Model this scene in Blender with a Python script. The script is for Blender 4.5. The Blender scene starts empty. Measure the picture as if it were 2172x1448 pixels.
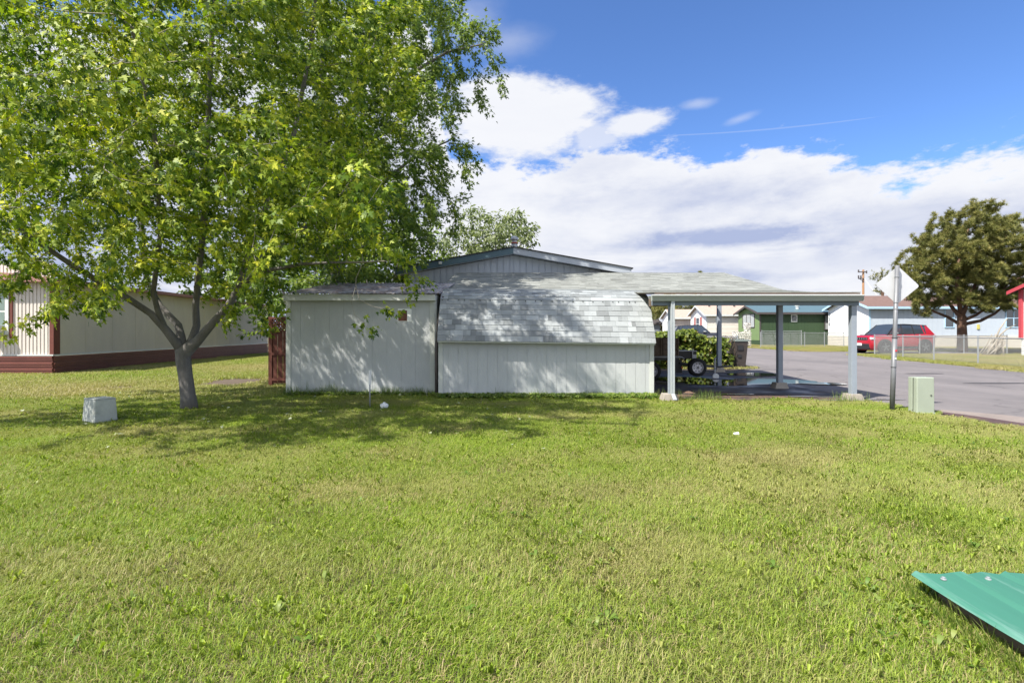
import bpy, math, random
import numpy as np
from mathutils import Vector, Matrix, noise as mnoise
random.seed(7); RNG = np.random.default_rng(7)
S = bpy.context.scene
C = S.collection
PI = math.pi
# ------------------------------------------------------------------ camera
F = 1086.0; CX = 1086.0; HY = 702.0; CH = 1.35
cam_d = bpy.data.cameras.new('camera'); cam = bpy.data.objects.new('camera', cam_d); C.objects.link(cam)
cam.location = (0, 0, CH); cam.rotation_euler = (math.radians(90), 0, 0)
cam_d.sensor_width = 36; cam_d.lens = 18; cam_d.shift_y = (HY - 724) / 2172
cam_d.clip_start = .05; cam_d.clip_end = 3000
S.camera = cam
def X(px, Y): return (px - CX) / F * Y
def Z(py, Y): return CH - (py - HY) / F * Y
def GY(py): return CH * F / (py - HY)
def P(px, py, Y): return Vector((X(px, Y), Y, Z(py, Y)))
def G(px, py):
    Y = GY(py); return (X(px, Y), Y)
# ------------------------------------------------------------------ sun, sky
SUN = Vector((.60, .47, -1.0))
sd = bpy.data.lights.new('sun', 'SUN'); sd.energy = 4.3; sd.angle = math.radians(.55); sd.color = (1, .945, .86)
so = bpy.data.objects.new('sun', sd); C.objects.link(so); so.rotation_euler = SUN.to_track_quat('-Z', 'Y').to_euler()
so.location = (-12, -10, 22)
S.view_settings.view_transform = 'Standard'; S.view_settings.look = 'None'; S.view_settings.gamma = 1
S.view_settings.exposure = 1.2
S.view_settings.use_curve_mapping = False
w = bpy.data.worlds.new("World"); S.world = w; w.use_nodes = True
def world():
    nt = w.node_tree; nt.nodes.clear(); N = nt.nodes.new; L = nt.links.new
    def m(op, a, b=None, c=None, clamp=False):
        n = N('ShaderNodeMath'); n.operation = op; n.use_clamp = clamp
        for i, v in enumerate((a, b, c)):
            if v is None: continue
            if isinstance(v, (int, float)): n.inputs[i].default_value = v
            else: L(v, n.inputs[i])
        return n.outputs[0]
    def smooth(v, a, b):
        n = N('ShaderNodeMapRange'); n.interpolation_type = 'SMOOTHSTEP'
        L(v, n.inputs[0]); n.inputs[1].default_value = a; n.inputs[2].default_value = b
        return n.outputs[0]
    sky = N('ShaderNodeTexSky'); sky.sky_type = 'NISHITA'; sky.sun_disc = False
    sky.sun_elevation = math.atan2(1, math.hypot(.60, .47)); sky.sun_rotation = math.atan2(-.60, -.47) % (2 * PI)
    sky.altitude = 1400; sky.air_density = 1.0; sky.dust_density = .4; sky.ozone_density = 1.6
    tc = N('ShaderNodeTexCoord'); sp = N('ShaderNodeSeparateXYZ'); L(tc.outputs['Generated'], sp.inputs[0])
    x, y, z = sp.outputs
    az = m('ARCTAN2', x, y)
    el = m('ARCSINE', z)
    def noi(scale, det, rough, off=0, zs=2.4, dist=0):
        mp = N('ShaderNodeMapping'); L(tc.outputs['Generated'], mp.inputs[0]); mp.inputs['Scale'].default_value = (1, 1, zs)
        mp.inputs['Location'].default_value = (off, off * .7, off * 1.3)
        n = N('ShaderNodeTexNoise'); L(mp.outputs[0], n.inputs['Vector']); n.inputs['Scale'].default_value = scale
        n.inputs['Detail'].default_value = det; n.inputs['Roughness'].default_value = rough; n.inputs['Distortion'].default_value = dist
        return n.outputs['Fac']
    n1 = noi(5, 9, .58, 0); n2 = noi(14, 8, .62, 5.2); n3 = noi(2.6, 7, .58, 9.1, 5, .4); n4 = noi(36, 6, .65, 3.3)
    # boundary of the cloud bank: elevation (rad) against azimuth
    pts = [(-2000, 150), (-900, 120), (-300, 60), (300, 40), (760, 20), (905, 60), (960, 335), (1100, 350), (1180, 335), (1250, 308), (1330, 296), (1420, 308), (1500, 330), (1560, 315),
           (1610, 292), (1700, 300), (1790, 328), (1880, 345), (1990, 322), (2080, 310), (2172, 290), (2600, 260)]
    fc = N('ShaderNodeFloatCurve'); cv = fc.mapping.curves[0]
    A0, A1, E1 = -1.3, 1.3, 1.0
    cps = []
    for px, py in pts:
        u = (px - CX) / F; v = (HY - py) / F
        a = math.atan(u); e = math.atan(v / math.hypot(1, u)); cps.append(((a - A0) / (A1 - A0), e / E1))
    cv.points[0].location = cps[0]; cv.points[1].location = cps[-1]
    for c in cps[1:-1]: cv.points.new(*c)
    fc.mapping.update()
    L(m('DIVIDE', m('SUBTRACT', az, A0), A1 - A0, None, True), fc.inputs['Value'])
    nn = m('ADD', m('MULTIPLY', m('SUBTRACT', n1, .5), .19), m('ADD', m('MULTIPLY', m('SUBTRACT', n2, .5), .13), m('MULTIPLY', m('SUBTRACT', n4, .5), .075)))
    d = m('ADD', m('SUBTRACT', fc.outputs[0], el), nn)
    mask = smooth(d, -.012, .030)
    mask = m('MAXIMUM', mask, m('MULTIPLY', smooth(y, .10, -.25), smooth(n3, .38, .56)))  # unseen cloud cover added behind the camera as neutral fill
    def blob(px, py, rx, ry, amp=1.0, rot=0, soft=.35, ns=.9):
        nonlocal mask
        u = (px - CX) / F; v = (HY - py) / F
        a = math.atan(u); e = math.atan(v / math.hypot(1, u))
        k = math.cos(a)
        rx_ = rx / F * k * k; ry_ = ry / F * k
        da = m('SUBTRACT', az, a); de = m('SUBTRACT', el, e)
        c, s = math.cos(rot), math.sin(rot)
        p = m('DIVIDE', m('ADD', m('MULTIPLY', da, c), m('MULTIPLY', de, s)), rx_)
        q = m('DIVIDE', m('SUBTRACT', m('MULTIPLY', de, c), m('MULTIPLY', da, s)), ry_)
        r = m('SQRT', m('ADD', m('MULTIPLY', p, p), m('MULTIPLY', q, q)))
        r = m('ADD', r, m('MULTIPLY', nn, -9 * ns))
        b = m('MULTIPLY', m('SUBTRACT', 1.0, smooth(r, 1 - soft, 1 + soft)), amp)
        mask = m('MAXIMUM', mask, b)
    blob(1110, 250, 175, 68, 1, -.05); blob(1200, 225, 70, 38); blob(1345, 262, 78, 26, .95, .12); blob(1260, 290, 60, 30, .7)
    blob(1080, 90, 45, 18, .3, .1, 1.4); blob(1480, 220, 30, 8, .35, 0, .8); blob(1570, 252, 30, 7, .3, .2, .8)
    blob(1600, 277, 215, 1.6, .14, -.068, .15, .5); blob(990, 50, 50, 30, .35, 0, 1.4)
    # shading of the clouds
    tdep = smooth(d, .0, .30)
    shade = m('ADD', m('MULTIPLY', smooth(n3, .40, .62), .62), m('MULTIPLY', smooth(n1, .35, .68), .38))
    sh = m('MULTIPLY', shade, m('ADD', m('MULTIPLY', tdep, 1.05), .08), None, True)
    def dark(px, py, rx, ry, amp):
        u = (px - CX) / F; v = (HY - py) / F
        a = math.atan(u); e = math.atan(v / math.hypot(1, u)); k = math.cos(a)
        p = m('DIVIDE', m('SUBTRACT', az, a), rx / F * k * k); q = m('DIVIDE', m('SUBTRACT', el, e), ry / F * k)
        r = m('ADD', m('SQRT', m('ADD', m('MULTIPLY', p, p), m('MULTIPLY', q, q))), m('MULTIPLY', nn, -5))
        return m('MULTIPLY', m('SUBTRACT', 1.0, smooth(r, .3, 1.25)), amp)
    sh = m('ADD', sh, dark(1550, 500, 190, 24, .75), None, True)
    sh = m('ADD', sh, dark(1430, 420, 330, 30, .30), None, True); sh = m('ADD', sh, dark(1900, 470, 300, 60, .35), None, True); sh = m('ADD', sh, dark(1700, 560, 420, 30, .25), None, True); sh = m('ADD', sh, dark(1250, 350, 120, 30, .2), None, True)
    mx = N('ShaderNodeMix'); mx.data_type = 'RGBA'; L(sh, mx.inputs['Factor'])
    mx.inputs['A'].default_value = (.66, .67, .70, 1); mx.inputs['B'].default_value = (.315, .365, .53, 1)
    cb = N('ShaderNodeBackground'); L(mx.outputs['Result'], cb.inputs[0]); L(m('ADD', m('MULTIPLY', smooth(y, .25, -.45), .38), .62), cb.inputs[1])  # clouds brighten towards the unseen side behind the camera, added fill
    tn = N('ShaderNodeVectorMath'); tn.operation = 'MULTIPLY'; L(sky.outputs[0], tn.inputs[0]); tn.inputs[1].default_value = (.57, .75, 1.02)
    sb = N('ShaderNodeBackground'); L(tn.outputs[0], sb.inputs[0]); sb.inputs[1].default_value = .10
    ms = N('ShaderNodeMixShader'); L(mask, ms.inputs[0]); L(sb.outputs[0], ms.inputs[1]); L(cb.outputs[0], ms.inputs[2])
    o = N('ShaderNodeOutputWorld'); L(ms.outputs[0], o.inputs[0])
world()
# ------------------------------------------------------------------ materials
MATS = {}
def mat(name, col, rough=.7, metal=0, var=.12, scale=2.5, bump=0, bscale=60, tint=0, spec=.4, stretch=(1, 1, 1), stain=None, stain_s=1.2, stain_t=(.55, .7), trans=0, coat=0, cracks=0):
    if name in MATS: return MATS[name]
    M = bpy.data.materials.new(name); M.use_nodes = True; nt = M.node_tree; N = nt.nodes.new; L = nt.links.new
    b = nt.nodes['Principled BSDF']
    b.inputs['Roughness'].default_value = rough; b.inputs['Metallic'].default_value = metal
    b.inputs['Specular IOR Level'].default_value = spec; b.inputs['Coat Weight'].default_value = coat
    tc = N('ShaderNodeNewGeometry'); mp = N('ShaderNodeMapping'); L(tc.outputs['Position'], mp.inputs[0]); mp.inputs['Scale'].default_value = stretch
    def noi(sc, det=6, r=.6):
        n = N('ShaderNodeTexNoise'); L(mp.outputs[0], n.inputs['Vector']); n.inputs['Scale'].default_value = sc
        n.inputs['Detail'].default_value = det; n.inputs['Roughness'].default_value = r; return n.outputs['Fac']
    def val(fac, lo, hi, a=.25, c=.75):
        r = N('ShaderNodeMapRange'); L(fac, r.inputs[0]); r.inputs[1].default_value = a; r.inputs[2].default_value = c
        r.inputs[3].default_value = lo; r.inputs[4].default_value = hi; return r.outputs[0]
    def mulc(c, f):
        v = N('ShaderNodeVectorMath'); v.operation = 'SCALE'; L(c, v.inputs[0]); L(f, v.inputs['Scale']); return v.outputs[0]
    rgb = N('ShaderNodeRGB'); rgb.outputs[0].default_value = (*col, 1); c = rgb.outputs[0]
    if var:
        c = mulc(c, val(noi(scale), 1 - var, 1 + var)); c = mulc(c, val(noi(scale * 9, 4), 1 - var * .5, 1 + var * .5))
    if tint:
        at = N('ShaderNodeAttribute'); at.attribute_name = 'tint'; c = mulc(c, val(at.outputs['Fac'], 1 - tint, 1 + tint, 0, 1))
    if stain:
        mx = N('ShaderNodeMix'); mx.data_type = 'RGBA'; L(val(noi(stain_s, 8, .65), 0, 1, *stain_t), mx.inputs['Factor']); L(c, mx.inputs['A'])
        mx.inputs['B'].default_value = (*stain, 1); c = mx.outputs['Result']
    if cracks:
        vm = N('ShaderNodeVectorMath'); vm.operation = 'ADD'; n_ = N('ShaderNodeTexNoise'); L(tc.outputs['Position'], n_.inputs['Vector']); n_.inputs['Scale'].default_value = 1.3; n_.inputs['Detail'].default_value = 8
        L(tc.outputs['Position'], vm.inputs[0]); L(n_.outputs['Color'], vm.inputs[1]); vo = N('ShaderNodeTexVoronoi'); vo.feature = 'DISTANCE_TO_EDGE'; L(vm.outputs[0], vo.inputs['Vector']); vo.inputs['Scale'].default_value = .36
        c = mulc(c, val(vo.outputs['Distance'], 1 - cracks, 1, .004, .012))
    L(c, b.inputs['Base Color'])
    if bump:
        bp = N('ShaderNodeBump'); L(noi(bscale, 5), bp.inputs['Height']); bp.inputs['Strength'].default_value = bump; bp.inputs['Distance'].default_value = .01
        L(bp.outputs[0], b.inputs['Normal'])
    if trans:
        b.inputs['Transmission Weight'].default_value = trans
    MATS[name] = M; return M
def leafmat(name, stops, trans=.35, rough=.5, attr='tint', dry=None, macro=0, spec=.35):
    M = bpy.data.materials.new(name); M.use_nodes = True; nt = M.node_tree; N = nt.nodes.new; L = nt.links.new
    b = nt.nodes['Principled BSDF']; out = nt.nodes['Material Output']
    at = N('ShaderNodeAttribute'); at.attribute_name = attr; f = at.outputs['Fac']
    if macro:
        g = N('ShaderNodeNewGeometry'); n = N('ShaderNodeTexNoise'); L(g.outputs['Position'], n.inputs['Vector']); n.inputs['Scale'].default_value = 1.1
        n.inputs['Detail'].default_value = 5; n.inputs['Roughness'].default_value = .6
        r = N('ShaderNodeMapRange'); L(n.outputs['Fac'], r.inputs[0]); r.inputs[1].default_value = .3; r.inputs[2].default_value = .7
        r.inputs[3].default_value = -macro; r.inputs[4].default_value = macro
        ad = N('ShaderNodeMath'); ad.operation = 'ADD'; ad.use_clamp = True; L(f, ad.inputs[0]); L(r.outputs[0], ad.inputs[1]); f = ad.outputs[0]
    cr = N('ShaderNodeValToRGB'); L(f, cr.inputs[0]); e = cr.color_ramp.elements
    e[0].position = stops[0][0]; e[0].color = (*stops[0][1], 1); e[1].position = stops[-1][0]; e[1].color = (*stops[-1][1], 1)
    for p, c in stops[1:-1]:
        q = e.new(p); q.color = (*c, 1)
    c = cr.outputs[0]
    if dry:
        a2 = N('ShaderNodeAttribute'); a2.attribute_type = 'INSTANCER'; a2.attribute_name = 'dry'
        mx = N('ShaderNodeMix'); mx.data_type = 'RGBA'; L(a2.outputs['Fac'], mx.inputs['Factor']); L(c, mx.inputs['A'])
        mx.inputs['B'].default_value = (*dry, 1); c = mx.outputs['Result']
    L(c, b.inputs['Base Color']); b.inputs['Roughness'].default_value = rough; b.inputs['Specular IOR Level'].default_value = spec
    tr = N('ShaderNodeBsdfTranslucent'); v = N('ShaderNodeVectorMath'); v.operation = 'MULTIPLY'; L(c, v.inputs[0]); v.inputs[1].default_value = (1.25, 1.35, .6)
    L(v.outputs[0], tr.inputs[0])
    ms = N('ShaderNodeMixShader'); ms.inputs[0].default_value = trans; L(b.outputs[0], ms.inputs[1]); L(tr.outputs[0], ms.inputs[2]); L(ms.outputs[0], out.inputs[0])
    return M
M_SHED = mat('shed_siding_paint', (.43, .45, .445), .75, var=.07, scale=1.3, bump=.35, bscale=45, stretch=(1, 1, .35))
M_TRIM = mat('shed_trim_paint', (.50, .52, .48), .7, var=.06, bump=.2)
M_SHINGLE = mat('pale_grey_shingles', (.275, .295, .30), .9, var=.10, bump=.8, bscale=140, tint=.34)
M_SHINGLE2 = mat('weathered_grey_shingles', (.255, .265, .245), .92, var=.12, bump=.8, bscale=140, tint=.26)
M_NAIL = mat('nail_metal', (.05, .05, .055), .5, .6, var=0)
M_BROWNMETAL = mat('brown_ribbed_metal', (.21, .17, .155), .55, .2, var=.35, scale=6, stain=(.36, .33, .31), stain_s=4, stain_t=(.42, .56), stretch=(1, .35, 1))
M_PATCH = mat('white_primer', (.78, .80, .76), .8, var=.08)
M_RUST = mat('rust_brown_board', (.125, .05, .032), .8, var=.2, scale=9)
M_PIPE = mat('dark_weathered_downspout', (.10, .085, .08), .6, .2, var=.3, scale=10)
M_WHITE = mat('white_aluminium', (.56, .58, .56), .45, 0, var=.07, scale=3, spec=.5)
M_BEAM = mat('slate_blue_paint', (.16, .195, .23), .65, var=.07)
M_POST = mat('blue_grey_post_paint', (.255, .29, .33), .6, var=.07, bump=.1)
M_CONC = mat('rough_concrete', (.30, .27, .23), .95, var=.2, scale=8, bump=.7, bscale=80)
M_HOME = mat('mobile_home_pale_blue', (.44, .48, .53), .7, var=.05)
M_TEAL = mat('shaded_fascia_teal', (.075, .125, .15), .6, var=.08)  # left half of the fascia, tree shade put into the colour
M_TRIMLIT = mat('sunlit_fascia_grey_blue', (.33, .36, .40), .6, var=.06)  # right half of the same fascia, sunlight put into the colour
M_DARKSH = mat('dark_roof_edge', (.035, .035, .035), .9, var=.2)
M_CREAM = mat('cream_ribbed_siding', (.58, .53, .48), .6, var=.05, stretch=(1, 1, .3))
M_CREAM2 = mat('beige_panel_siding', (.56, .495, .40), .75, var=.06, scale=3, bump=.3, bscale=70, stretch=(1, 1, .3))
M_MAROON = mat('maroon_brown_trim', (.13, .038, .026), .6, var=.15)
M_MAROON2 = mat('maroon_metal_skirting', (.155, .055, .042), .45, .1, var=.14)
M_REDWOOD = mat('redwood_stain', (.115, .036, .024), .75, var=.3, scale=7, stretch=(1, 1, .2))
M_BARK = mat('grey_maple_bark', (.145, .135, .125), .9, var=.28, scale=9, bump=.9, bscale=35, stretch=(1, 1, .25))
M_TWIG = mat('pale_twig_bark', (.30, .27, .22), .85, var=.2, scale=9)
M_PBARK = mat('pine_bark', (.13, .075, .05), .95, var=.35, scale=6, bump=.9, bscale=20)
M_ROAD = mat('grey_asphalt', (.165, .150, .148), .9, var=.12, scale=.9, bump=.5, bscale=120, stretch=(1, .35, 1), cracks=.22, stain=(.125, .115, .115), stain_s=.35, stain_t=(.45, .65))
M_DARKPATCH = mat('dark_road_patch', (.045, .042, .045), .85, var=.2)
M_GALV = mat('galvanised_steel', (.34, .355, .365), .45, .4, var=.12, scale=12)
M_SIGN = mat('bare_aluminium_sign_back', (.55, .56, .57), .5, .15, var=.05)
M_BLACK = mat('black_rubber', (.018, .018, .019), .8, var=.2)
M_BLACKP = mat('black_paint', (.02, .021, .023), .45, var=.1)
M_GLASS = mat('dark_window_glass', (.035, .045, .055), .08, 0, var=.1, spec=.9)
M_CURTAIN = mat('pale_window_glass', (.40, .42, .42), .15, 0, var=.2, scale=3, spec=.7)
M_PED = mat('pale_green_enamel', (.31, .35, .275), .45, var=.05, scale=4, spec=.5)
M_PEDD = mat('shade_toned_green_enamel', (.12, .135, .11), .6, var=.05)  # same enamel darkened, recess shade put into the colour; lock shares it
M_VAULT = mat('weathered_fibreglass_box', (.40, .42, .39), .8, var=.14, scale=5, bump=.3, stain=(.27, .28, .25), stain_s=6)
M_PVC = mat('white_pvc', (.72, .73, .72), .45, var=.05)
M_GREENTIN = mat('green_painted_tin', (.045, .165, .115), .6, .0, var=.10, scale=2, spec=.3, stain=(.13, .26, .21), stain_s=5, stain_t=(.52, .66), stretch=(1.6, .16, 1))
M_REDCAR = mat('red_car_paint', (.36, .008, .022), .28, .1, var=0, spec=.6, coat=.6)
M_DKCAR = mat('charcoal_car_paint', (.03, .033, .042), .25, .4, var=0, spec=.6, coat=.6)
M_LAMP = mat('headlight_glass', (.6, .62, .62), .15, .2, var=0)
M_TAIL = mat('tail_lamp_red', (.35, .02, .01), .3, var=0)
M_ORANGE = mat('orange_reflector', (.8, .16, .02), .4, var=0)
M_RIM = mat('pale_steel_rim', (.62, .60, .62), .45, .2, var=.08)
M_WIRE = mat('fence_wire', (.20, .21, .215), .5, .3, var=.1)
M_CARRIM = mat('dark_alloy_rim', (.16, .16, .17), .35, .5, var=0)
M_GALVP = mat('dull_steel_post', (.17, .175, .185), .5, .25, var=.12, scale=12)
M_PLY = mat('weathered_brown_boards', (.15, .11, .08), .85, var=.25, scale=8)
M_BIN = mat('dark_brown_bin_plastic', (.045, .036, .032), .55, var=.1)
M_BINLID = mat('grey_green_bin_lid', (.10, .12, .11), .55, var=.1)
M_DIRT = mat('bare_dirt', (.105, .078, .055), .95, var=.25, scale=3, bump=.7, bscale=40)
M_WOODPOLE = mat('weathered_pole_wood', (.34, .19, .10), .85, var=.2)
M_BLUEH = mat('pale_blue_house_paint', (.46, .52, .59), .7, var=.04)
M_BLUET = mat('sky_blue_trim', (.40, .58, .74), .65, var=.04)
M_WHITEH = mat('white_house_paint', (.80, .80, .80), .7, var=.03)
M_BROOF = mat('brown_shingle_roof', (.15, .095, .08), .9, var=.18, scale=5, bump=.5, bscale=50)
M_GREENL = mat('sunlit_green_wall', (.16, .235, .10), .7, var=.05)  # end wall green lightened, sunlight put into the colour
M_GREEND = mat('shaded_green_wall', (.035, .066, .030), .7, var=.10, stretch=(1, 1, .2))  # front wall green darkened, shade put into the colour
M_GREENR = mat('teal_metal_roof', (.10, .16, .175), .45, .2, var=.06)
M_TANH = mat('cream_lap_siding', (.66, .61, .54), .7, var=.03)
M_PINKROOF = mat('tan_shingle_roof', (.36, .27, .22), .9, var=.15, scale=4)
M_GREYW = mat('dark_grey_trim', (.07, .06, .06), .6, var=.1)
M_REDT = mat('raspberry_red_trim', (.42, .055, .07), .6, var=.05)
M_STONE = mat('white_and_dark_stone', (.62, .60, .55), .9, var=.1, stain=(.10, .09, .08), stain_s=9, stain_t=(.50, .56))
M_SHUT = mat('dusty_red_shutter', (.36, .15, .14), .7, var=.05)
M_SKIRT = mat('cream_lattice_skirt', (.62, .58, .50), .75, var=.06)
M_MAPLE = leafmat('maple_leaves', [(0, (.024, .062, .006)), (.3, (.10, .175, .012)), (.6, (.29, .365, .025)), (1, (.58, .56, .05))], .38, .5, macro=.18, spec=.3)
M_MAPLE2 = leafmat('maple_leaves_far', [(0, (.03, .07, .010)), (.5, (.125, .195, .025)), (1, (.32, .38, .06))], .36, .45, macro=.12)
M_WILLOW = leafmat('silvery_leaves', [(0, (.085, .12, .045)), (.5, (.16, .20, .075)), (1, (.27, .30, .13))], .35, .5)
M_PINE = leafmat('pine_needles', [(0, (.065, .085, .022)), (.5, (.17, .175, .045)), (1, (.30, .26, .08))], .15, .6)
M_VINE = leafmat('vine_leaves', [(0, (.03, .055, .008)), (.5, (.12, .17, .02)), (.85, (.28, .31, .045)), (1, (.30, .18, .07))], .4, .5)
M_GRASS = leafmat('grass_blades', [(0, (.42, .34, .17)), (.10, (.30, .27, .10)), (.16, (.09, .16, .013)), (.5, (.185, .27, .022)), (.85, (.285, .36, .042)), (1, (.38, .44, .08))], .30, .5, dry=(.36, .31, .14), macro=.13, spec=.3)
M_WEED = leafmat('weed_leaves', [(0, (.05, .10, .015)), (.5, (.11, .19, .025)), (1, (.24, .28, .07))], .3, .5)
# ------------------------------------------------------------------ mesh builder
class MB:
    def __init__(s): s.v = []; s.f = []; s.t = []; s.tint = .5
    def add(s, vs, fs):
        o = len(s.v); s.v += [tuple(v) for v in vs]
        for f in fs: s.f.append(tuple(i + o for i in f)); s.t.append(s.tint)
    def hexa(s, p):  # 8 points: bottom 4 ccw, top 4 ccw
        s.add(p, [(3, 2, 1, 0), (4, 5, 6, 7), (0, 1, 5, 4), (1, 2, 6, 5), (2, 3, 7, 6), (3, 0, 4, 7)])
    def box(s, x0, x1, y0, y1, z0, z1, tp=(0, 0)):
        a, b = tp
        s.hexa([(x0, y0, z0), (x1, y0, z0), (x1, y1, z0), (x0, y1, z0), (x0 + a, y0 + b, z1), (x1 - a, y0 + b, z1), (x1 - a, y1 - b, z1), (x0 + a, y1 - b, z1)])
        return s
    def obox(s, a, b, w, h, up=(0, 0, 1)):  # bar from a to b, width w, height h
        a, b = Vector(a), Vector(b); d = (b - a).normalized(); u = Vector(up); r = d.cross(u)
        if r.length < 1e-4: r = d.cross(Vector((1, 0, 0)))
        r.normalize(); u = r.cross(d).normalized(); r = r * w / 2; u = u * h / 2
        s.hexa([a - r - u, a + r - u, b + r - u, b - r - u, a - r + u, a + r + u, b + r + u, b - r + u]); return s
    def tube(s, pts, rad, n=8, cap=True):
        pts = [Vector(p) for p in pts]; k = len(pts)
        if not hasattr(rad, '__len__'): rad = [rad] * k
        vs = []; r = None
        for i, p in enumerate(pts):
            d = (pts[min(i + 1, k - 1)] - pts[max(i - 1, 0)])
            if d.length < 1e-7: d = Vector((0, 0, 1))
            d.normalize()
            if r is None: r = d.cross(Vector((0, 0, 1)) if abs(d.z) < .9 else Vector((1, 0, 0)))
            r = (r - d * r.dot(d)); r.normalize(); u = d.cross(r)
            for j in range(n):
                a = 2 * PI * j / n; vs.append(p + (r * math.cos(a) + u * math.sin(a)) * rad[i])
        fs = []
        for i in range(k - 1):
            for j in range(n): fs.append((i * n + j, i * n + (j + 1) % n, (i + 1) * n + (j + 1) % n, (i + 1) * n + j))
        if cap: fs.append(tuple(range(n))[::-1]); fs.append(tuple((k - 1) * n + j for j in range(n)))
        s.add(vs, fs); return s
    def prism(s, poly, axis, a0, a1):  # extrude polygon of 2d points along axis 'x','y','z'
        def mk(p, a):
            return {'x': (a, p[0], p[1]), 'y': (p[0], a, p[1]), 'z': (p[0], p[1], a)}[axis]
        n = len(poly); vs = [mk(p, a0) for p in poly] + [mk(p, a1) for p in poly]
        fs = [tuple(range(n))[::-1], tuple(range(n, 2 * n))] + [(i, (i + 1) % n, n + (i + 1) % n, n + i) for i in range(n)]
        s.add(vs, fs); return s
    def lathe(s, prof, c, axis='z', n=24, cap=True):
        c = Vector(c); vs = []
        for r, h in prof:
            for j in range(n):
                a = 2 * PI * j / n; p, q = r * math.cos(a), r * math.sin(a)
                vs.append(c + Vector({'z': (p, q, h), 'y': (p, h, q), 'x': (h, p, q)}[axis]))
        k = len(prof); fs = [(i * n + j, i * n + (j + 1) % n, (i + 1) * n + (j + 1) % n, (i + 1) * n + j) for i in range(k - 1) for j in range(n)]
        if cap: fs += [tuple(range(n))[::-1], tuple((k - 1) * n + j for j in range(n))]
        s.add(vs, fs); return s
    def xform(s, M):
        s.v = [tuple(M @ Vector(v)) for v in s.v]; return s
    def split(s, name, m, parent=None, **k):
        root = list(range(len(s.v)))
        def fd(a):
            while root[a] != a: root[a] = root[root[a]]; a = root[a]
            return a
        for f in s.f:
            for a in f[1:]: root[fd(a)] = fd(f[0])
        g = {}
        for i, f in enumerate(s.f): g.setdefault(fd(f[0]), []).append(i)
        for fs in g.values():
            n = MB(); mp = {}
            for i in fs:
                q = []
                for a in s.f[i]:
                    if a not in mp: mp[a] = len(n.v); n.v.append(s.v[a])
                    q.append(mp[a])
                n.f.append(tuple(q)); n.t.append(s.t[i])
            n.build(name, m, parent, **k)
    def build(s, name, m, parent=None, smooth=False, bevel=0, local=False):
        me = bpy.data.meshes.new(name)
        off = (0, 0, 0) if (parent is None or local) else wloc(parent)
        me.from_pydata([(v[0] - off[0], v[1] - off[1], v[2] - off[2]) for v in s.v], [], s.f)
        at = me.attributes.new('tint', 'FLOAT', 'FACE'); at.data.foreach_set('value', s.t)
        me.materials.append(m); me.validate(); me.update()
        import bmesh
        bm = bmesh.new(); bm.from_mesh(me); bmesh.ops.recalc_face_normals(bm, faces=bm.faces); bm.to_mesh(me); bm.free()
        if smooth: me.polygons.foreach_set('use_smooth', [True] * len(me.polygons))
        o = bpy.data.objects.new(name, me); C.objects.link(o)
        if parent: o.parent = parent
        if bevel:
            bv = o.modifiers.new('bevel', 'BEVEL'); bv.width = bevel; bv.segments = 2; bv.limit_method = 'ANGLE'
        return o
def wloc(o):
    v = Vector(o.location)
    while o.parent: o = o.parent; v += Vector(o.location)
    return v
def tag(o, label, cat=None, group=None, kind=None):
    if label: o['label'] = label
    if cat: o['category'] = cat
    if group: o['group'] = group
    if kind: o['kind'] = kind
    return o
def thing(name, label, cat, loc, rz=0, group=None):
    o = bpy.data.objects.new(name, None); C.objects.link(o); o.location = loc; o.rotation_euler = (0, 0, rz); o.empty_display_size = .2
    return tag(o, label, cat, group)
def copy_tree(o, parent=None):
    c = o.copy(); C.objects.link(c); c.parent = parent
    for ch in list(o.children): copy_tree(ch, c)
    return c
def bulk(name, V, faces_flat, sizes, tint, m, parent=None, smooth=False, off=(0, 0, 0)):
    me = bpy.data.meshes.new(name); V = np.asarray(V, np.float32) - np.asarray(off, np.float32)
    me.vertices.add(len(V)); me.vertices.foreach_set('co', V.ravel())
    me.loops.add(len(faces_flat)); me.loops.foreach_set('vertex_index', np.asarray(faces_flat, np.int32))
    me.polygons.add(len(sizes)); st = np.concatenate([[0], np.cumsum(sizes)[:-1]]).astype(np.int32)
    me.polygons.foreach_set('loop_start', st)
    try: me.polygons.foreach_set('loop_total', np.asarray(sizes, np.int32))
    except Exception: pass
    at = me.attributes.new('tint', 'FLOAT', 'FACE'); at.data.foreach_set('value', np.asarray(tint, np.float32))
    me.materials.append(m); me.update(calc_edges=True)
    if smooth: me.polygons.foreach_set('use_smooth', [True] * len(me.polygons))
    o = bpy.data.objects.new(name, me)
    if name[0] != '_': C.objects.link(o)
    if parent: o.parent = parent
    return o
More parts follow.
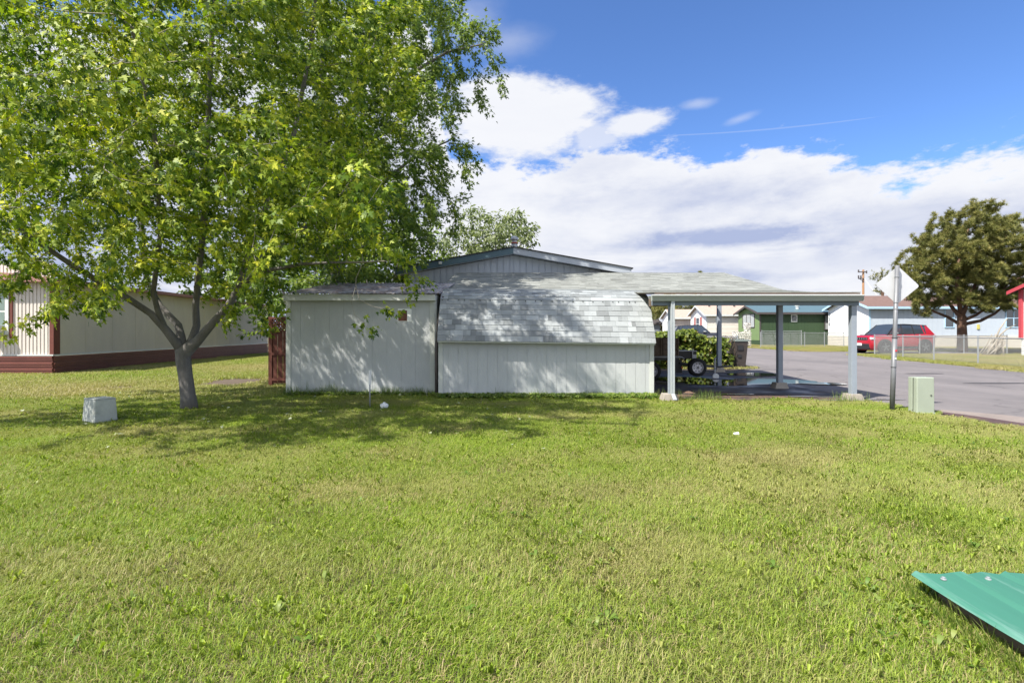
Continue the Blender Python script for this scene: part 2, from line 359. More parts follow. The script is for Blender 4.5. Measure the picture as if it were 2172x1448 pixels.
def boards(mb, axis, c, a0, a1, zf, tf, bw=.2, gap=.008, th=.012, back=.06, out=-1):
    """vertical siding on plane axis=c, from a0 to a1, bottom zf(a), top tf(a); faces out"""
    a = a0
    while a < a1 - 1e-4:
        b = min(a + bw, a1); k_ = int(round((a - a0) / bw)); g_ = gap * (2.4 if gap < .006 and k_ % (4 if bw > .25 else 6) == 0 else 1); l, r = a + g_ / 2, b - gap / 2
        cs = c; ce = c - out * th
        q = [(l, zf(l)), (r, zf(r)), (r, tf(r)), (l, tf(l))]
        if axis == 'y': mb.hexa([(q[0][0], cs, q[0][1]), (q[1][0], cs, q[1][1]), (q[1][0], ce, q[1][1]), (q[0][0], ce, q[0][1]), (q[3][0], cs, q[3][1]), (q[2][0], cs, q[2][1]), (q[2][0], ce, q[2][1]), (q[3][0], ce, q[3][1])])
        else: mb.hexa([(cs, q[0][0], q[0][1]), (cs, q[1][0], q[1][1]), (ce, q[1][0], q[1][1]), (ce, q[0][0], q[0][1]), (cs, q[3][0], q[3][1]), (cs, q[2][0], q[2][1]), (ce, q[2][0], q[2][1]), (ce, q[3][0], q[3][1])])
        # backing
        c0 = c - out * th * .9; c1 = c - out * back
        q = [(a, zf(a)), (b, zf(b)), (b, tf(b)), (a, tf(a))]
        if axis == 'y': mb.hexa([(q[0][0], c0, q[0][1]), (q[1][0], c0, q[1][1]), (q[1][0], c1, q[1][1]), (q[0][0], c1, q[0][1]), (q[3][0], c0, q[3][1]), (q[2][0], c0, q[2][1]), (q[2][0], c1, q[2][1]), (q[3][0], c1, q[3][1])])
        else: mb.hexa([(c0, q[0][0], q[0][1]), (c0, q[1][0], q[1][1]), (c1, q[1][0], q[1][1]), (c1, q[0][0], q[0][1]), (c0, q[3][0], q[3][1]), (c0, q[2][0], q[2][1]), (c1, q[2][0], q[2][1]), (c1, q[3][0], q[3][1])])
        a = b
def shingles(mb, prof, x0, x1, expo=.14, tab=.3, xin=None, rag=.004, tilt=0.0):
    """prof: list (y,z) from the eave up; x extents constant or xin(s)-> (x0,x1)"""
    seg = [0]
    for i in range(1, len(prof)): seg.append(seg[-1] + math.dist(prof[i - 1], prof[i]))
    Lt = seg[-1]
    def at(s):
        s = max(0, min(Lt, s)); i = 1
        while i < len(seg) - 1 and seg[i] < s: i += 1
        t = (s - seg[i - 1]) / (seg[i] - seg[i - 1]); a, b = prof[i - 1], prof[i]
        dy, dz = (b[0] - a[0]), (b[1] - a[1]); l = math.hypot(dy, dz)
        return (a[0] + dy * t, a[1] + dz * t, -dz / l, dy / l)
    s = 0
    while s < Lt - .02:
        e = min(s + expo + .02, Lt); A = at(s); B = at(e)
        xa, xb = (x0, x1) if xin is None else xin(s)
        x = xa; x -= random.uniform(0, tab * .6)
        while x < xb:
            wd = random.choice([tab * .45, tab * .7, tab, tab * 1.15, tab * 1.5]); l = max(x, xa); r = min(x + wd, xb); x += wd
            if r - l < .01: continue
            mb.tint = min(1, max(0, random.gauss(.5, .24)))
            t = .011 + random.uniform(-rag, rag) * .8
            def pt(xx, Q, h): return (xx, Q[0] + Q[2] * h, Q[1] + Q[3] * h + (xx - x0) * tilt)
            l += .0012; r -= .0012
            mb.hexa([pt(l, A, 0), pt(r, A, 0), pt(r, B, -.003), pt(l, B, -.003), pt(l, A, t), pt(r, A, t), pt(r, B, .003), pt(l, B, .003)])
        s += expo
    mb.tint = .5
def sheet(name, poly, z, m, kind='structure', sub=None):
    mb = MB(); mb.add([(x, y, z) for x, y in poly], [tuple(range(len(poly)))])
    o = mb.build(name, m); o['kind'] = kind; return o
# ------------------------------------------------------------------ ground
def ground_mat():
    M = bpy.data.materials.new('lawn_soil'); M.use_nodes = True; nt = M.node_tree; N = nt.nodes.new; L = nt.links.new; b = nt.nodes['Principled BSDF']
    g = N('ShaderNodeNewGeometry')
    n = N('ShaderNodeTexNoise'); L(g.outputs['Position'], n.inputs['Vector']); n.inputs['Scale'].default_value = 1.5; n.inputs['Detail'].default_value = 10; n.inputs['Roughness'].default_value = .7
    cr = N('ShaderNodeValToRGB'); L(n.outputs['Fac'], cr.inputs[0]); e = cr.color_ramp.elements
    e[0].position = .35; e[0].color = (.05, .055, .016, 1); e[1].position = .65; e[1].color = (.17, .135, .07, 1)
    L(cr.outputs[0], b.inputs['Base Color']); b.inputs['Roughness'].default_value = 1
    bp = N('ShaderNodeBump'); n2 = N('ShaderNodeTexNoise'); L(g.outputs['Position'], n2.inputs['Vector']); n2.inputs['Scale'].default_value = 40; n2.inputs['Detail'].default_value = 6
    L(n2.outputs['Fac'], bp.inputs['Height']); bp.inputs['Strength'].default_value = 1; bp.inputs['Distance'].default_value = .03; L(bp.outputs[0], b.inputs['Normal'])
    return M
sheet('ground', [(-900, -60), (900, -60), (900, 1600), (-900, 1600)], 0, ground_mat())
ROADR = [(0, 15.6), (10, 16.1), (16.7, 16.85), (20, 17.4), (25, 18.3), (28, 18.9), (36, 19.0), (60, 19.3), (140, 20)]
def road_r(y):
    for (a, b), (c, d) in zip(ROADR, ROADR[1:]):
        if y <= c: return b + (d - b) * (y - a) / (c - a)
    return 20
road = [(7.15, -20), (15, -20)] + [(b, a) for a, b in ROADR] + [(9.5, 140), (8.35, 60), (8.3, 18.4), (7.0, 15), (6.95, 9.95), (7.0, 8.6), (7.1, 7.2)]
sheet('road', road, .004, M_ROAD)
sheet('side_driveway', [(18.7, 29.4), (29, 29.6), (29, 33.4), (18.7, 34.2)], .006, M_ROAD)
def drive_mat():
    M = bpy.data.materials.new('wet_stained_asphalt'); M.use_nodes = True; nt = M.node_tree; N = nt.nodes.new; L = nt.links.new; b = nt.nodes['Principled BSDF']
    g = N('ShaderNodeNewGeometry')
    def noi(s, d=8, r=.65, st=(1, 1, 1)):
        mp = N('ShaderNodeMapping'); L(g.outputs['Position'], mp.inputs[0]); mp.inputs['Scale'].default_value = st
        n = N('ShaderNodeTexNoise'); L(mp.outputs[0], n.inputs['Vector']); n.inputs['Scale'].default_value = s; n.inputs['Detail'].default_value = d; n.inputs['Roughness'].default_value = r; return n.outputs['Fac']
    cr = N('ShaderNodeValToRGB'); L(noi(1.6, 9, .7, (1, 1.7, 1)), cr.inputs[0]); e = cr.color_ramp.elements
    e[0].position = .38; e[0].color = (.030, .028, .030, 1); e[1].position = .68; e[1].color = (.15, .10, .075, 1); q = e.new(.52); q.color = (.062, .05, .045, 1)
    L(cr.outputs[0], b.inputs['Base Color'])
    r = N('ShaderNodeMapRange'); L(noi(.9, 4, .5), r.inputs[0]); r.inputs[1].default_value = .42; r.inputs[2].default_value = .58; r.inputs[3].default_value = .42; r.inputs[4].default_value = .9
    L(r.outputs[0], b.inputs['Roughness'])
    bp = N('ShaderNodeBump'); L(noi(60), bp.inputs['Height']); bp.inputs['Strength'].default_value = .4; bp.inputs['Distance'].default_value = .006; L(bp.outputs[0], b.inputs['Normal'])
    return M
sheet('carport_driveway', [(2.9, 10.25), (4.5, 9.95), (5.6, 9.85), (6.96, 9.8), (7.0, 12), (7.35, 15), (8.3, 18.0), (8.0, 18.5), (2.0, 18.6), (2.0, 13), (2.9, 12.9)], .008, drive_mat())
def wob(cx, cy, rx, ry, n=40, a=.16, seed=0):
    r = random.Random(seed); ph = [r.uniform(0, 6.28) for _ in range(4)]
    return [(cx + rx * math.cos(t) * (1 + a * (math.sin(2 * t + ph[0]) + .7 * math.sin(3 * t + ph[1]) + .5 * math.sin(5 * t + ph[2]) + .3 * math.sin(9 * t + ph[3]))),
             cy + ry * math.sin(t) * (1 + a * (math.sin(2 * t + ph[1]) + .6 * math.sin(4 * t + ph[2])))) for t in [2 * PI * i / n for i in range(n)]]
M_WATER = mat('standing_water', (.012, .013, .016), .03, 0, var=0, spec=1.0, bump=.03, bscale=3)
for i, (px, py, rx, ry) in enumerate([(1635, 808, .95, .75), (1540, 812, 1.1, .8), (1455, 806, .9, .8), (1600, 795, .9, .55), (1738, 850, .42, .05), (1700, 842, .30, .04), (1560, 838, .35, .07), (1880, 848.5, .35, .05), (1745, 815, .5, .3)]):
    x, y = G(px, py); sheet('puddle', wob(x, y, rx, ry, seed=i + 3, a=.13), .013 + .002 * i, M_WATER)
# flat dark oval patches on the road
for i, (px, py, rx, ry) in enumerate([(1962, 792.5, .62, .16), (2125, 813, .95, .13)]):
    x, y = G(px, py); sheet('road_dark_patch', wob(x, y, rx, ry, seed=i + 20, a=.04), .009, M_DARKPATCH)
sheet('leaf_litter_strip', [(2.95, 10.2), (4.5, 9.93), (5.6, 9.84), (6.9, 9.79), (6.93, 10.05), (6.2, 10.35), (5.4, 10.9), (4.2, 11.5), (3.0, 11.8)], .0105, mat('brown_leaf_litter', (.17, .105, .07), .9, var=.3, scale=4, bump=.8, stain=(.05, .035, .028), stain_s=1.6, stain_t=(.40, .55), stretch=(1, 2.2, 1)))
M_WETDIRT = mat('wet_red_gutter_dirt', (.085, .045, .03), .35, var=.3, scale=3, bump=.5, stain=(.17, .11, .08), stain_s=2)
M_GUTC = mat('pale_concrete_gutter', (.21, .175, .155), .9, var=.2, scale=3, bump=.5)
sheet('road_gutter', [(7.0, 8.55), (6.98, 7.6), (7.1, 5), (8.0, 5), (8.2, 7.2), (7.9, 8.2), (7.35, 8.75)], .0095, M_GUTC)
sheet('wet_gutter_dirt', [(6.98, 8.5), (6.97, 7.6), (7.05, 5), (7.42, 5), (7.50, 7.15), (7.35, 7.9), (7.2, 8.4), (7.05, 8.62)], .0125, M_WETDIRT)
sheet('dirt_patch', wob(*G(505, 812), 1.7, 1.9, seed=4, a=.12), .006, M_DIRT)
DIRT = [(*G(505, 812), 1.1, 1.3), (*G(262, 822), .75, .7), (*G(2140, 932), .28, .16)]
sheet('bare_soil_patch', wob(*G(262, 822), .95, .85, seed=5, a=.12), .005, M_DIRT)
sheet('bare_soil_patch', wob(*G(2140, 932), .42, .25, seed=6, a=.12), .005, M_DIRT)
# ------------------------------------------------------------------ grass
def grass_patch(name, n, rad, hmin, hmax, wid, weed=0, dryf=.13, lean=(.35, 1.0), dirn=None):
    r = np.sqrt(RNG.random(n)) * rad; a = RNG.random(n) * 2 * PI
    base = np.stack([r * np.cos(a), r * np.sin(a), np.zeros(n)], 1)
    h = RNG.uniform(hmin, hmax, n); yaw = RNG.random(n) * 2 * PI
    if dirn is not None: yaw = np.where(RNG.random(n) < .6, RNG.normal(dirn, .8, n), yaw)
    d = np.stack([np.cos(yaw), np.sin(yaw), np.zeros(n)], 1); s = np.stack([-np.sin(yaw + RNG.normal(0, .5, n)), np.cos(yaw), np.zeros(n)], 1)
    ln = RNG.uniform(*lean, n)[:, None]; w_ = (RNG.uniform(.7, 1.3, n) * wid)[:, None]; hh = h[:, None]; up = np.array([0, 0, 1.0])
    mid = base + up * hh * .62 + d * ln * hh * .45; tip = base + up * hh * (1 - ln * .35) + d * ln * hh * 1.25
    V = np.stack([base - s * w_ / 2, base + s * w_ / 2, mid - s * w_ * .42, mid + s * w_ * .42, tip], 1).reshape(-1, 3)
    o = (np.arange(n) * 5)[:, None, None]
    T = (np.array([[0, 1, 3], [0, 3, 2], [2, 3, 4]])[None] + o).reshape(-1)
    t = RNG.normal(.52, .24, n).clip(.17, 1); dm = RNG.random(n) < dryf; t[dm] = RNG.uniform(0, .1, dm.sum())
    sizes = [3] * (3 * n); tint = np.repeat(t, 3)
    if weed:
        vs, fl, sz, tt = [], [], [], []
        k0 = len(V)
        for i in range(weed):
            rr = rad * math.sqrt(random.random()); aa = random.random() * 6.28; c = Vector((rr * math.cos(aa), rr * math.sin(aa), 0))
            for j in range(random.randint(3, 7)):
                y_ = random.random() * 6.28; L_ = random.uniform(.012, .030); W_ = L_ * random.uniform(.22, .38); z_ = random.uniform(.015, .045)
                dd = Vector((math.cos(y_), math.sin(y_), 0)); ss = Vector((-dd.y, dd.x, 0)); b0 = c + dd * .004 + Vector((0, 0, z_ * .5))
                k = k0 + len(vs)
                vs += [b0, b0 + dd * L_ * .45 + ss * W_ + Vector((0, 0, z_)), b0 + dd * L_ + Vector((0, 0, z_ * .8)), b0 + dd * L_ * .45 - ss * W_ + Vector((0, 0, z_))]
                fl += [k, k + 1, k + 2, k, k + 2, k + 3]; sz += [3, 3]; q = random.uniform(.5, .95); tt += [q, q]
        V = np.concatenate([V, np.array([tuple(v) for v in vs])]); T = np.concatenate([T, fl]); sizes += sz; tint = np.concatenate([tint, tt])
    return bulk('_' + name, V, T, sizes, tint, M_GRASS)
def scatter(name, label_kind, pts, srcs):
    """pts: list (x,y,z,rot,scale,idx,dry)"""
    me = bpy.data.meshes.new(name); P_ = np.array(pts, np.float32)
    me.vertices.add(len(P_)); me.vertices.foreach_set('co', P_[:, :3].ravel())
    for nm, k, ty in (('rot', 3, 'FLOAT'), ('scl', 4, 'FLOAT'), ('idx', 5, 'INT'), ('dry', 6, 'FLOAT')):
        a = me.attributes.new(nm, ty, 'POINT'); a.data.foreach_set('value', P_[:, k].astype(np.int32 if ty == 'INT' else np.float32))
    o = bpy.data.objects.new(name, me); C.objects.link(o); o['kind'] = label_kind
    me.materials.append(M_GRASS)
    g = bpy.data.node_groups.new(name + '_nodes', 'GeometryNodeTree')
    g.interface.new_socket('Geometry', in_out='INPUT', socket_type='NodeSocketGeometry'); g.interface.new_socket('Geometry', in_out='OUTPUT', socket_type='NodeSocketGeometry')
    N = g.nodes.new; L = g.links.new
    i = N('NodeGroupInput'); u = N('NodeGroupOutput'); ip = N('GeometryNodeInstanceOnPoints'); j = N('GeometryNodeJoinGeometry')
    for s_ in srcs:
        oi = N('GeometryNodeObjectInfo'); oi.inputs['Object'].default_value = s_; oi.inputs['As Instance'].default_value = True; L(oi.outputs['Geometry'], j.inputs[0])
    def na(nm, ty):
        n = N('GeometryNodeInputNamedAttribute'); n.data_type = ty; n.inputs['Name'].default_value = nm; return n.outputs['Attribute']
    L(i.outputs[0], ip.inputs['Points']); L(j.outputs[0], ip.inputs['Instance']); ip.inputs['Pick Instance'].default_value = True
    L(na('idx', 'INT'), ip.inputs['Instance Index'])
    cx = N('ShaderNodeCombineXYZ'); L(na('rot', 'FLOAT'), cx.inputs[2]); L(cx.outputs[0], ip.inputs['Rotation'])
    L(na('scl', 'FLOAT'), ip.inputs['Scale']); L(ip.outputs[0], u.inputs[0])
    mo = o.modifiers.new('scatter', 'NODES'); mo.node_group = g
    return o
near = [grass_patch('grass_a', 2100, .36, .025, .058, .0026, 2), grass_patch('grass_b', 2100, .36, .028, .066, .0027, 6, dirn=.3),
        grass_patch('grass_c', 1900, .36, .02, .048, .0028, 12, .26), grass_patch('grass_d', 2100, .36, .03, .062, .0026, 3, .12, dirn=.5)]
def mow(y): return .5 + .5 * math.sin(y * 2 * PI / 1.15)
def in_dirt(x, y):
    return any(((x - a) / c) ** 2 + ((y - b) / d) ** 2 < random.uniform(.7, 1.3) for a, b, c, d in DIRT)
pts = []; st = .33
y = .9
while y < 10.9:
    x = -1.15 * y - 1.6
    while x < 1.1 * y + 1.2:
        X_, Y_ = x + random.uniform(-.12, .12), y + random.uniform(-.12, .12); x += st
        lim = 10.75 if X_ < -1.6 else (10.5 if X_ < 2.9 else 9.95 - .05 * (X_ - 3))
        if X_ < -4.9: lim = 99
        if Y_ > lim or X_ > 6.9: continue
        if in_dirt(X_, Y_): continue
        nz = mnoise.noise(Vector((X_ * .55, Y_ * .55, 3))) * .5 + .5
        nz2 = mnoise.noise(Vector((X_ * 1.9, Y_ * 1.9, 8))) * .5 + .5
        dry = max(0, min(.8, (nz - .5) * 1.1 + (nz2 - .5) * 1.2 + .12 + .20 * math.sin(Y_ * 2 * PI / 1.3 + .25 * math.sin(X_ * .4)) + (.12 if X_ > 2 else 0)))
        pts.append((X_, Y_, 0, random.choice([0, .2, -.25, .4, 3.0, 6.2]) + random.uniform(-.3, .3), random.uniform(.85, 1.15), random.choice([0, 0, 1, 1, 2, 3, 3]), dry))
    y += st
scatter('lawn_grass', 'stuff', pts, near)
far = [grass_patch('grass_e', 1500, .8, .05, .11, .009, 14, .2), grass_patch('grass_f', 1400, .8, .05, .12, .009, 22, .25)]
pts = []
def addfar(x0, x1, y0, y1, st, dry0, cond=None, sc=1):
    y = y0
    while y < y1:
        x = x0
        while x < x1:
            X_, Y_ = x + random.uniform(-.4, .4) * st, y + random.uniform(-.4, .4) * st; x += st
            if abs(X_) > 1.08 * Y_ + 1: continue
            if cond and not cond(X_, Y_): continue
            if in_dirt(X_, Y_): continue
            nz = mnoise.noise(Vector((X_ * .3, Y_ * .3, 5))) * .5 + .5
            pts.append((X_, Y_, 0, random.uniform(0, 6.28), random.uniform(.8, 1.1) * sc, random.randint(0, 1), max(0, min(.95, dry0 + (nz - .5) * 1.6))))
        y += st
addfar(-24, -4.7, 10.6, 34, .62, .50, lambda x, y: not (x < -14.2 and y > 15.7) and not (x > -5.4 and y < 14))
addfar(16, 30, 13, 41, .62, .68, lambda x, y: x > road_r(y) + .35 and not (29.2 < y < 33.8))
addfar(19.4, 40, 41, 62, .9, .75)
addfar(2.5, 8.2, 18.7, 24, .7, .3)
scatter('yard_grass', 'stuff', pts, far)
# tall grass and weeds along the walls and posts
def tall_weeds():
    V, Fc, T_ = [], [], []
    def blade(x, y, h, wd, yaw, ln, t):
        k = len(V); d = Vector((math.cos(yaw), math.sin(yaw), 0)); s = Vector((-d.y, d.x, 0)) * wd / 2; b = Vector((x, y, 0))
        prev = None; seg = 4
        for i in range(seg + 1):
            f = i / seg; c = b + Vector((0, 0, 1)) * h * (f - ln * .35 * f * f) + d * h * ln * f * f
            q = (1 - f) ** .6
            V.append(tuple(c - s * q)); V.append(tuple(c + s * q))
        for i in range(seg): Fc.append((k + 2 * i, k + 2 * i + 1, k + 2 * i + 3, k + 2 * i + 2)); T_.append(t)
    def strip(x0, x1, y, n, hlo, hhi, spread=.06):
        for _ in range(n):
            x = random.uniform(x0, x1); dens = mnoise.noise(Vector((x * 1.7, y, 1)))
            h = random.uniform(hlo, hhi) * (.65 + .9 * max(0, dens + .2))
            blade(x, y - random.random() * spread, h, random.uniform(.003, .006), random.uniform(0, 6.28), random.uniform(.1, .8), random.uniform(.1, .9))
    strip(-4.85, -1.6, 10.80, 2000, .10, .27, .10); strip(-1.6, 2.95, 10.52, 2400, .07, .19, .10)
    strip(2.9, 4.1, 10.15, 500, .08, .24, .35); strip(4.1, 6.9, 9.92, 420, .04, .12, .12)
    strip(6.1, 6.75, 9.75, 160, .08, .22, .2); strip(-5.7, -5.5, 8.9, 60, .05, .10, .2)
    for px, py in ((1423, 845), (1808, 850)):
        x, y = G(px, py)
        for _ in range(110): blade(x + random.gauss(0, .14), y + random.gauss(0, .08), random.uniform(.1, .27), .005, random.uniform(0, 6.28), random.uniform(.2, .7), random.uniform(.3, .9))
    for _ in range(420):   # long grass by the green tin
        y = random.uniform(1.7, 2.65); blade(2.03 - abs(random.gauss(0, .05)) + .02 * (y - 2), y, random.uniform(.05, .16), random.uniform(.003, .005), random.uniform(1.5, 4.7), random.uniform(.2, .8), random.uniform(.35, 1))
    for px, h in ((632, .40), (655, .34), (622, .28), (748, .30), (790, .30), (797, .33), (893, .32), (884, .25), (1052, .26), (1060, .2), (615, .3)):
        y = 10.78 if px < 925 else 10.5
        for _ in range(5): blade(X(px, y) + random.gauss(0, .03), y - .03, h * random.uniform(.75, 1.15), .006, random.uniform(0, 6.28), random.uniform(.15, .6), random.uniform(0, .4))
    fl = [i for f in Fc for i in f]
    o = bulk('tall_weeds', np.array(V), fl, [4] * len(Fc), T_, M_WEED); o['kind'] = 'stuff'
tall_weeds()
def broad_weeds():
    """low broadleaf weeds along the foot of the sheds and in the lawn"""
    V, Fl, T_ = [], [], []
    def leaf(c, yaw, L_, W_, lift, t):
        d = Vector((math.cos(yaw), math.sin(yaw), 0)); s = Vector((-d.y, d.x, 0)); k = len(V)
        for f, q, zz in ((0, 0, 0), (.3, .8, .6), (.6, 1, 1), (.85, .6, .95), (1, 0, .8)):
            c0 = c + d * L_ * f + Vector((0, 0, lift * zz))
            V.append(tuple(c0 - s * W_ * q)); V.append(tuple(c0 + s * W_ * q))
        for i in range(4): Fl.append((k + 2 * i, k + 2 * i + 1, k + 2 * i + 3, k + 2 * i + 2)); T_.append(t)
    def plant(x, y, n, L_, lift):
        t = random.uniform(.35, .95)
        for _ in range(n):
            l = L_ * random.uniform(.6, 1.2); leaf(Vector((x, y, random.uniform(.01, .05) * lift * 15)), random.uniform(0, 6.28), l, l * random.uniform(.14, .26), random.uniform(.4, 1.2) * lift, min(1, t + random.uniform(-.12, .12)))
    for _ in range(900):
        x = random.uniform(-1.5, 2.9); plant(x, 10.46 - abs(random.gauss(0, .18)), random.randint(5, 9), .085, .055)
    for _ in range(240):
        x = random.uniform(-4.7, -1.5); plant(x, 10.74 - abs(random.gauss(0, .12)), random.randint(4, 7), .08, .05)
    for _ in range(170):
        y = 1.7 + 6.5 * random.random() ** 1.5; x = random.uniform(-y, y)
        if mnoise.noise(Vector((x * .8, y * .8, 0))) < -.05 or x > 2 and y < 2.7: continue
        plant(x, y, random.randint(3, 6), .045, .035)
    for _ in range(16):
        y = random.uniform(1.8, 2.6); plant(1.95 - abs(random.gauss(0, .12)), y, random.randint(3, 5), .045, .035)
    fl = [i for f in Fl for i in f]
    o = bulk('broadleaf_weeds', np.array(V), fl, [4] * len(Fl), T_, M_WEED, smooth=True); o['kind'] = 'stuff'
broad_weeds()
# ------------------------------------------------------------------ lean-to shed (left)
SY = 10.86
t = thing('lean_to_shed', 'pale grey shed with ribbed brown metal roof and a rust coloured square on its wall', 'shed', (-3.2, SY, 0))
xl, xr = X(607, SY), X(926, SY)
zt = 2.06
mb = MB(); boards(mb, 'y', SY, xl, xr, lambda a: .0, lambda a: zt, .305, .005, .006, .05)
mb.box(xl, xl + .05, SY + .05, SY + 2.75, 0, 2.1); mb.box(xr - .05, xr, SY + .05, SY + 2.75, 0, 2.1); mb.box(xl, xr, SY + 2.75, SY + 2.8, 0, 2.5)
mb.build('wall', M_SHED, t)
mb = MB(); mb.box(X(607, SY), X(617, SY), SY - .018, SY - .001, 0, zt); mb.box(X(912, SY), X(922.5, SY), SY - .018, SY - .001, 0, zt); mb.split('corner_board', M_TRIM, t, bevel=.003)
mb = MB(); xa, xb = X(601, 10.72), X(923, 10.72); mb.box(xa, xb, 10.72, 10.745, Z(637.5, 10.72), Z(624, 10.72))
mb.box(xa, xb, 10.747, SY + .02, Z(628, 10.72) - .02, Z(626, 10.72)); mb.box(xb - .03, xb - .001, 10.747, 13.4, Z(637.5, 10.72), Z(624, 10.72)); mb.build('fascia', M_TRIM, t, bevel=.003)
mb = MB(); ya, yb, za, zb = 10.68, 13.55, Z(623.5, 10.68) + .004, Z(601, 13.55); x = xa - .02
while x < xb + .02:
    for (o0, o1, h) in ((0, .05, 0), (.05, .065, 1), (.065, .085, 2), (.085, .10, 3)):
        h0 = {0: 0, 1: 0, 2: .018, 3: .018}[h]; h1 = {0: 0, 1: .018, 2: .018, 3: 0}[h]
        mb.add([(x + o0, ya, za + h0), (x + o1, ya, za + h1), (x + o1, yb, zb + h1), (x + o0, yb, zb + h0)], [(0, 1, 2, 3)])
    x += .10
o = mb.build('roof', M_BROWNMETAL, t); so_ = o.modifiers.new('solid', 'SOLIDIFY'); so_.thickness = .004
mb = MB(); mb.box(X(844, SY), X(873, SY), SY - .004, SY - .001, Z(682, SY), Z(654.5, SY)); mb.build('primer_patch', M_PATCH, t)
mb = MB(); mb.box(X(845, SY), X(863.5, SY), SY - .009, SY - .0045, Z(680.5, SY), Z(658.5, SY)); mb.build('rust_square', M_RUST, t)
mb = MB(); mb.tube([(X(925, 10.6), 10.62, 0), (X(925, 10.6), 10.62, .9), (X(925.5, 10.6) + .02, 10.66, 1.5), (X(940, 10.9), 10.9, 2.08)], .027, 8); mb.build('drain_pipe', M_PIPE, t, smooth=True)
# ------------------------------------------------------------------ barn shed
BY = 10.55
t = thing('barn_shed', 'low pale grey barn shed with a steep curved roof of light grey shingles', 'shed', (.7, BY, 0))
xl, xr = X(930, BY), X(1386.5, BY)
tl = -.012
mb = MB(); boards(mb, 'y', BY, xl, xr, lambda a: .0, lambda a: 1.17 + tl * (a - xl), .203, .005, .008, .05)
prof = [(10.36, 1.155), (10.42, 1.30), (10.83, 2.02), (10.90, 2.09), (11.05, 2.17), (11.45, 2.29), (12.3, 2.375), (13.15, 2.455)]
def endwall(x0, x1):
    poly = [(BY + .055, 0), (BY + .055, 1.12), (10.80, 1.88), (10.95, 2.0), (11.45, 2.2), (12.6, 2.26), (12.6, 0)]
    mb.prism(poly, 'x', x0, x1)
endwall(xl, xl + .05); endwall(xr - .05, xr)
mb.box(xl, xr, 12.6, 12.65, 0, 2.3); mb.build('wall', M_SHED, t)
mb = MB(); mb.box(xr - .085, xr + .004, BY - .017, BY - .001, 0, 1.08); mb.box(xl, xl + .09, BY - .017, BY - .001, 0, 1.14); mb.split('corner_board', M_TRIM, t, bevel=.003)
mb = MB()
L0 = 2.4
def xin(s):
    f = min(1, s / 1.0); g_ = max(0, min(1, (s - 1.0) / .65))
    return (X(927, 10.36) + .035 * f, X(1391.5, 10.36) - .0 * f - .10 * 0)
shingles(mb, prof, X(927, 10.36), X(1391.5, 10.36), .124, .17, None, .004, tl)
mb.build('roof', M_SHINGLE, t)
mb = MB()  # roof deck under the shingles
for (a, b) in zip(prof, prof[1:]):
    x0, x1 = X(928, 10.36), X(1390.5, 10.36); L_ = x1 - x0
    mb.hexa([(x0, a[0] + .012, a[1] - .03), (x1, a[0] + .012, a[1] - .03 + tl * L_), (x1, b[0] + .012, b[1] - .03 + tl * L_), (x0, b[0] + .012, b[1] - .03),
             (x0, a[0] + .002, a[1] - .004), (x1, a[0] + .002, a[1] - .004 + tl * L_), (x1, b[0] + .002, b[1] - .004 + tl * L_), (x0, b[0] + .002, b[1] - .004)])
mb.build('roof_deck', M_TRIM, t)
mb = MB(); x = X(938, 10.8)
while x < X(1380, 10.8):
    zz = 2.02 - .015 + tl * (x - xl); mb.tube([(x, 10.80, zz), (x, 10.812, zz + .004)], .011, 6); x += random.choice([.12, .21, .21, .23, .33])
mb.split('nail_head', M_NAIL, t)
# ------------------------------------------------------------------ mobile home behind
HYY = 16.5
t = thing('mobile_home', 'pale blue mobile home with low gable and half shade-toned teal fascia rising behind the sheds', 'house', (0, HYY, 0))
ax, az_ = X(1089, HYY), Z(538, HYY)
ex = X(1334, HYY) - ax; ez = Z(583, HYY) + .02
sl = (az_ - ez) / ex
mb = MB(); top = lambda a: az_ - abs(a - ax) * sl - .05
boards(mb, 'y', HYY, ax - ex + .35, ax, lambda a: 0, top, .203, .04, .03, .1); boards(mb, 'y', HYY, ax, ax + ex - .35, lambda a: 0, top, .203, .04, .03, .1)
for s_ in (-1, 1):
    x_ = ax + s_ * (ex - .36); mb.box(min(x_, x_ - s_ * .1), max(x_, x_ - s_ * .1), HYY + .1, HYY + 18, 0, ez - .1)
mb.build('wall', M_HOME, t)
def slab(mb, x0, z0, x1, z1, y0, y1, th):
    mb.hexa([(x0, y0, z0 - th), (x1, y0, z1 - th), (x1, y1, z1 - th), (x0, y1, z0 - th), (x0, y0, z0), (x1, y0, z1), (x1, y1, z1), (x0, y1, z0)])
apz = Z(525, HYY - .35)
for s_, mt in ((-1, M_TEAL), (1, M_TRIMLIT)):
    mb = MB(); slab(mb, ax, apz, ax + s_ * ex, apz - sl * ex, HYY - .35, HYY - .325, .19); mb.build('fascia', mt, t)
    mb = MB(); slab(mb, ax, apz + .035, ax + s_ * (ex + .05), apz - sl * (ex + .05) + .035, HYY - .39, HYY + 18, .033); mb.build('roof', M_DARKSH, t)
    mb = MB(); slab(mb, ax, apz - .165, ax + s_ * ex, apz - .165 - sl * ex, HYY - .324, HYY - .01, .012); mb.build('soffit', M_HOME, t)
mb = MB(); cx_, cy_ = X(1091, 20), 20
mb.tube([(cx_, cy_, 3.6), (cx_, cy_, Z(518, 20))], .115, 16); ch = mb.build('flue_pipe', M_GALV, t, smooth=False)
mb = MB(); mb.lathe([(.13, 0), (.135, .05), (.12, .05)], (cx_, cy_, Z(517, 20)), n=16); mb.build('rust_band', mat('rusty_red_band', (.30, .07, .05), .7), ch, local=False)
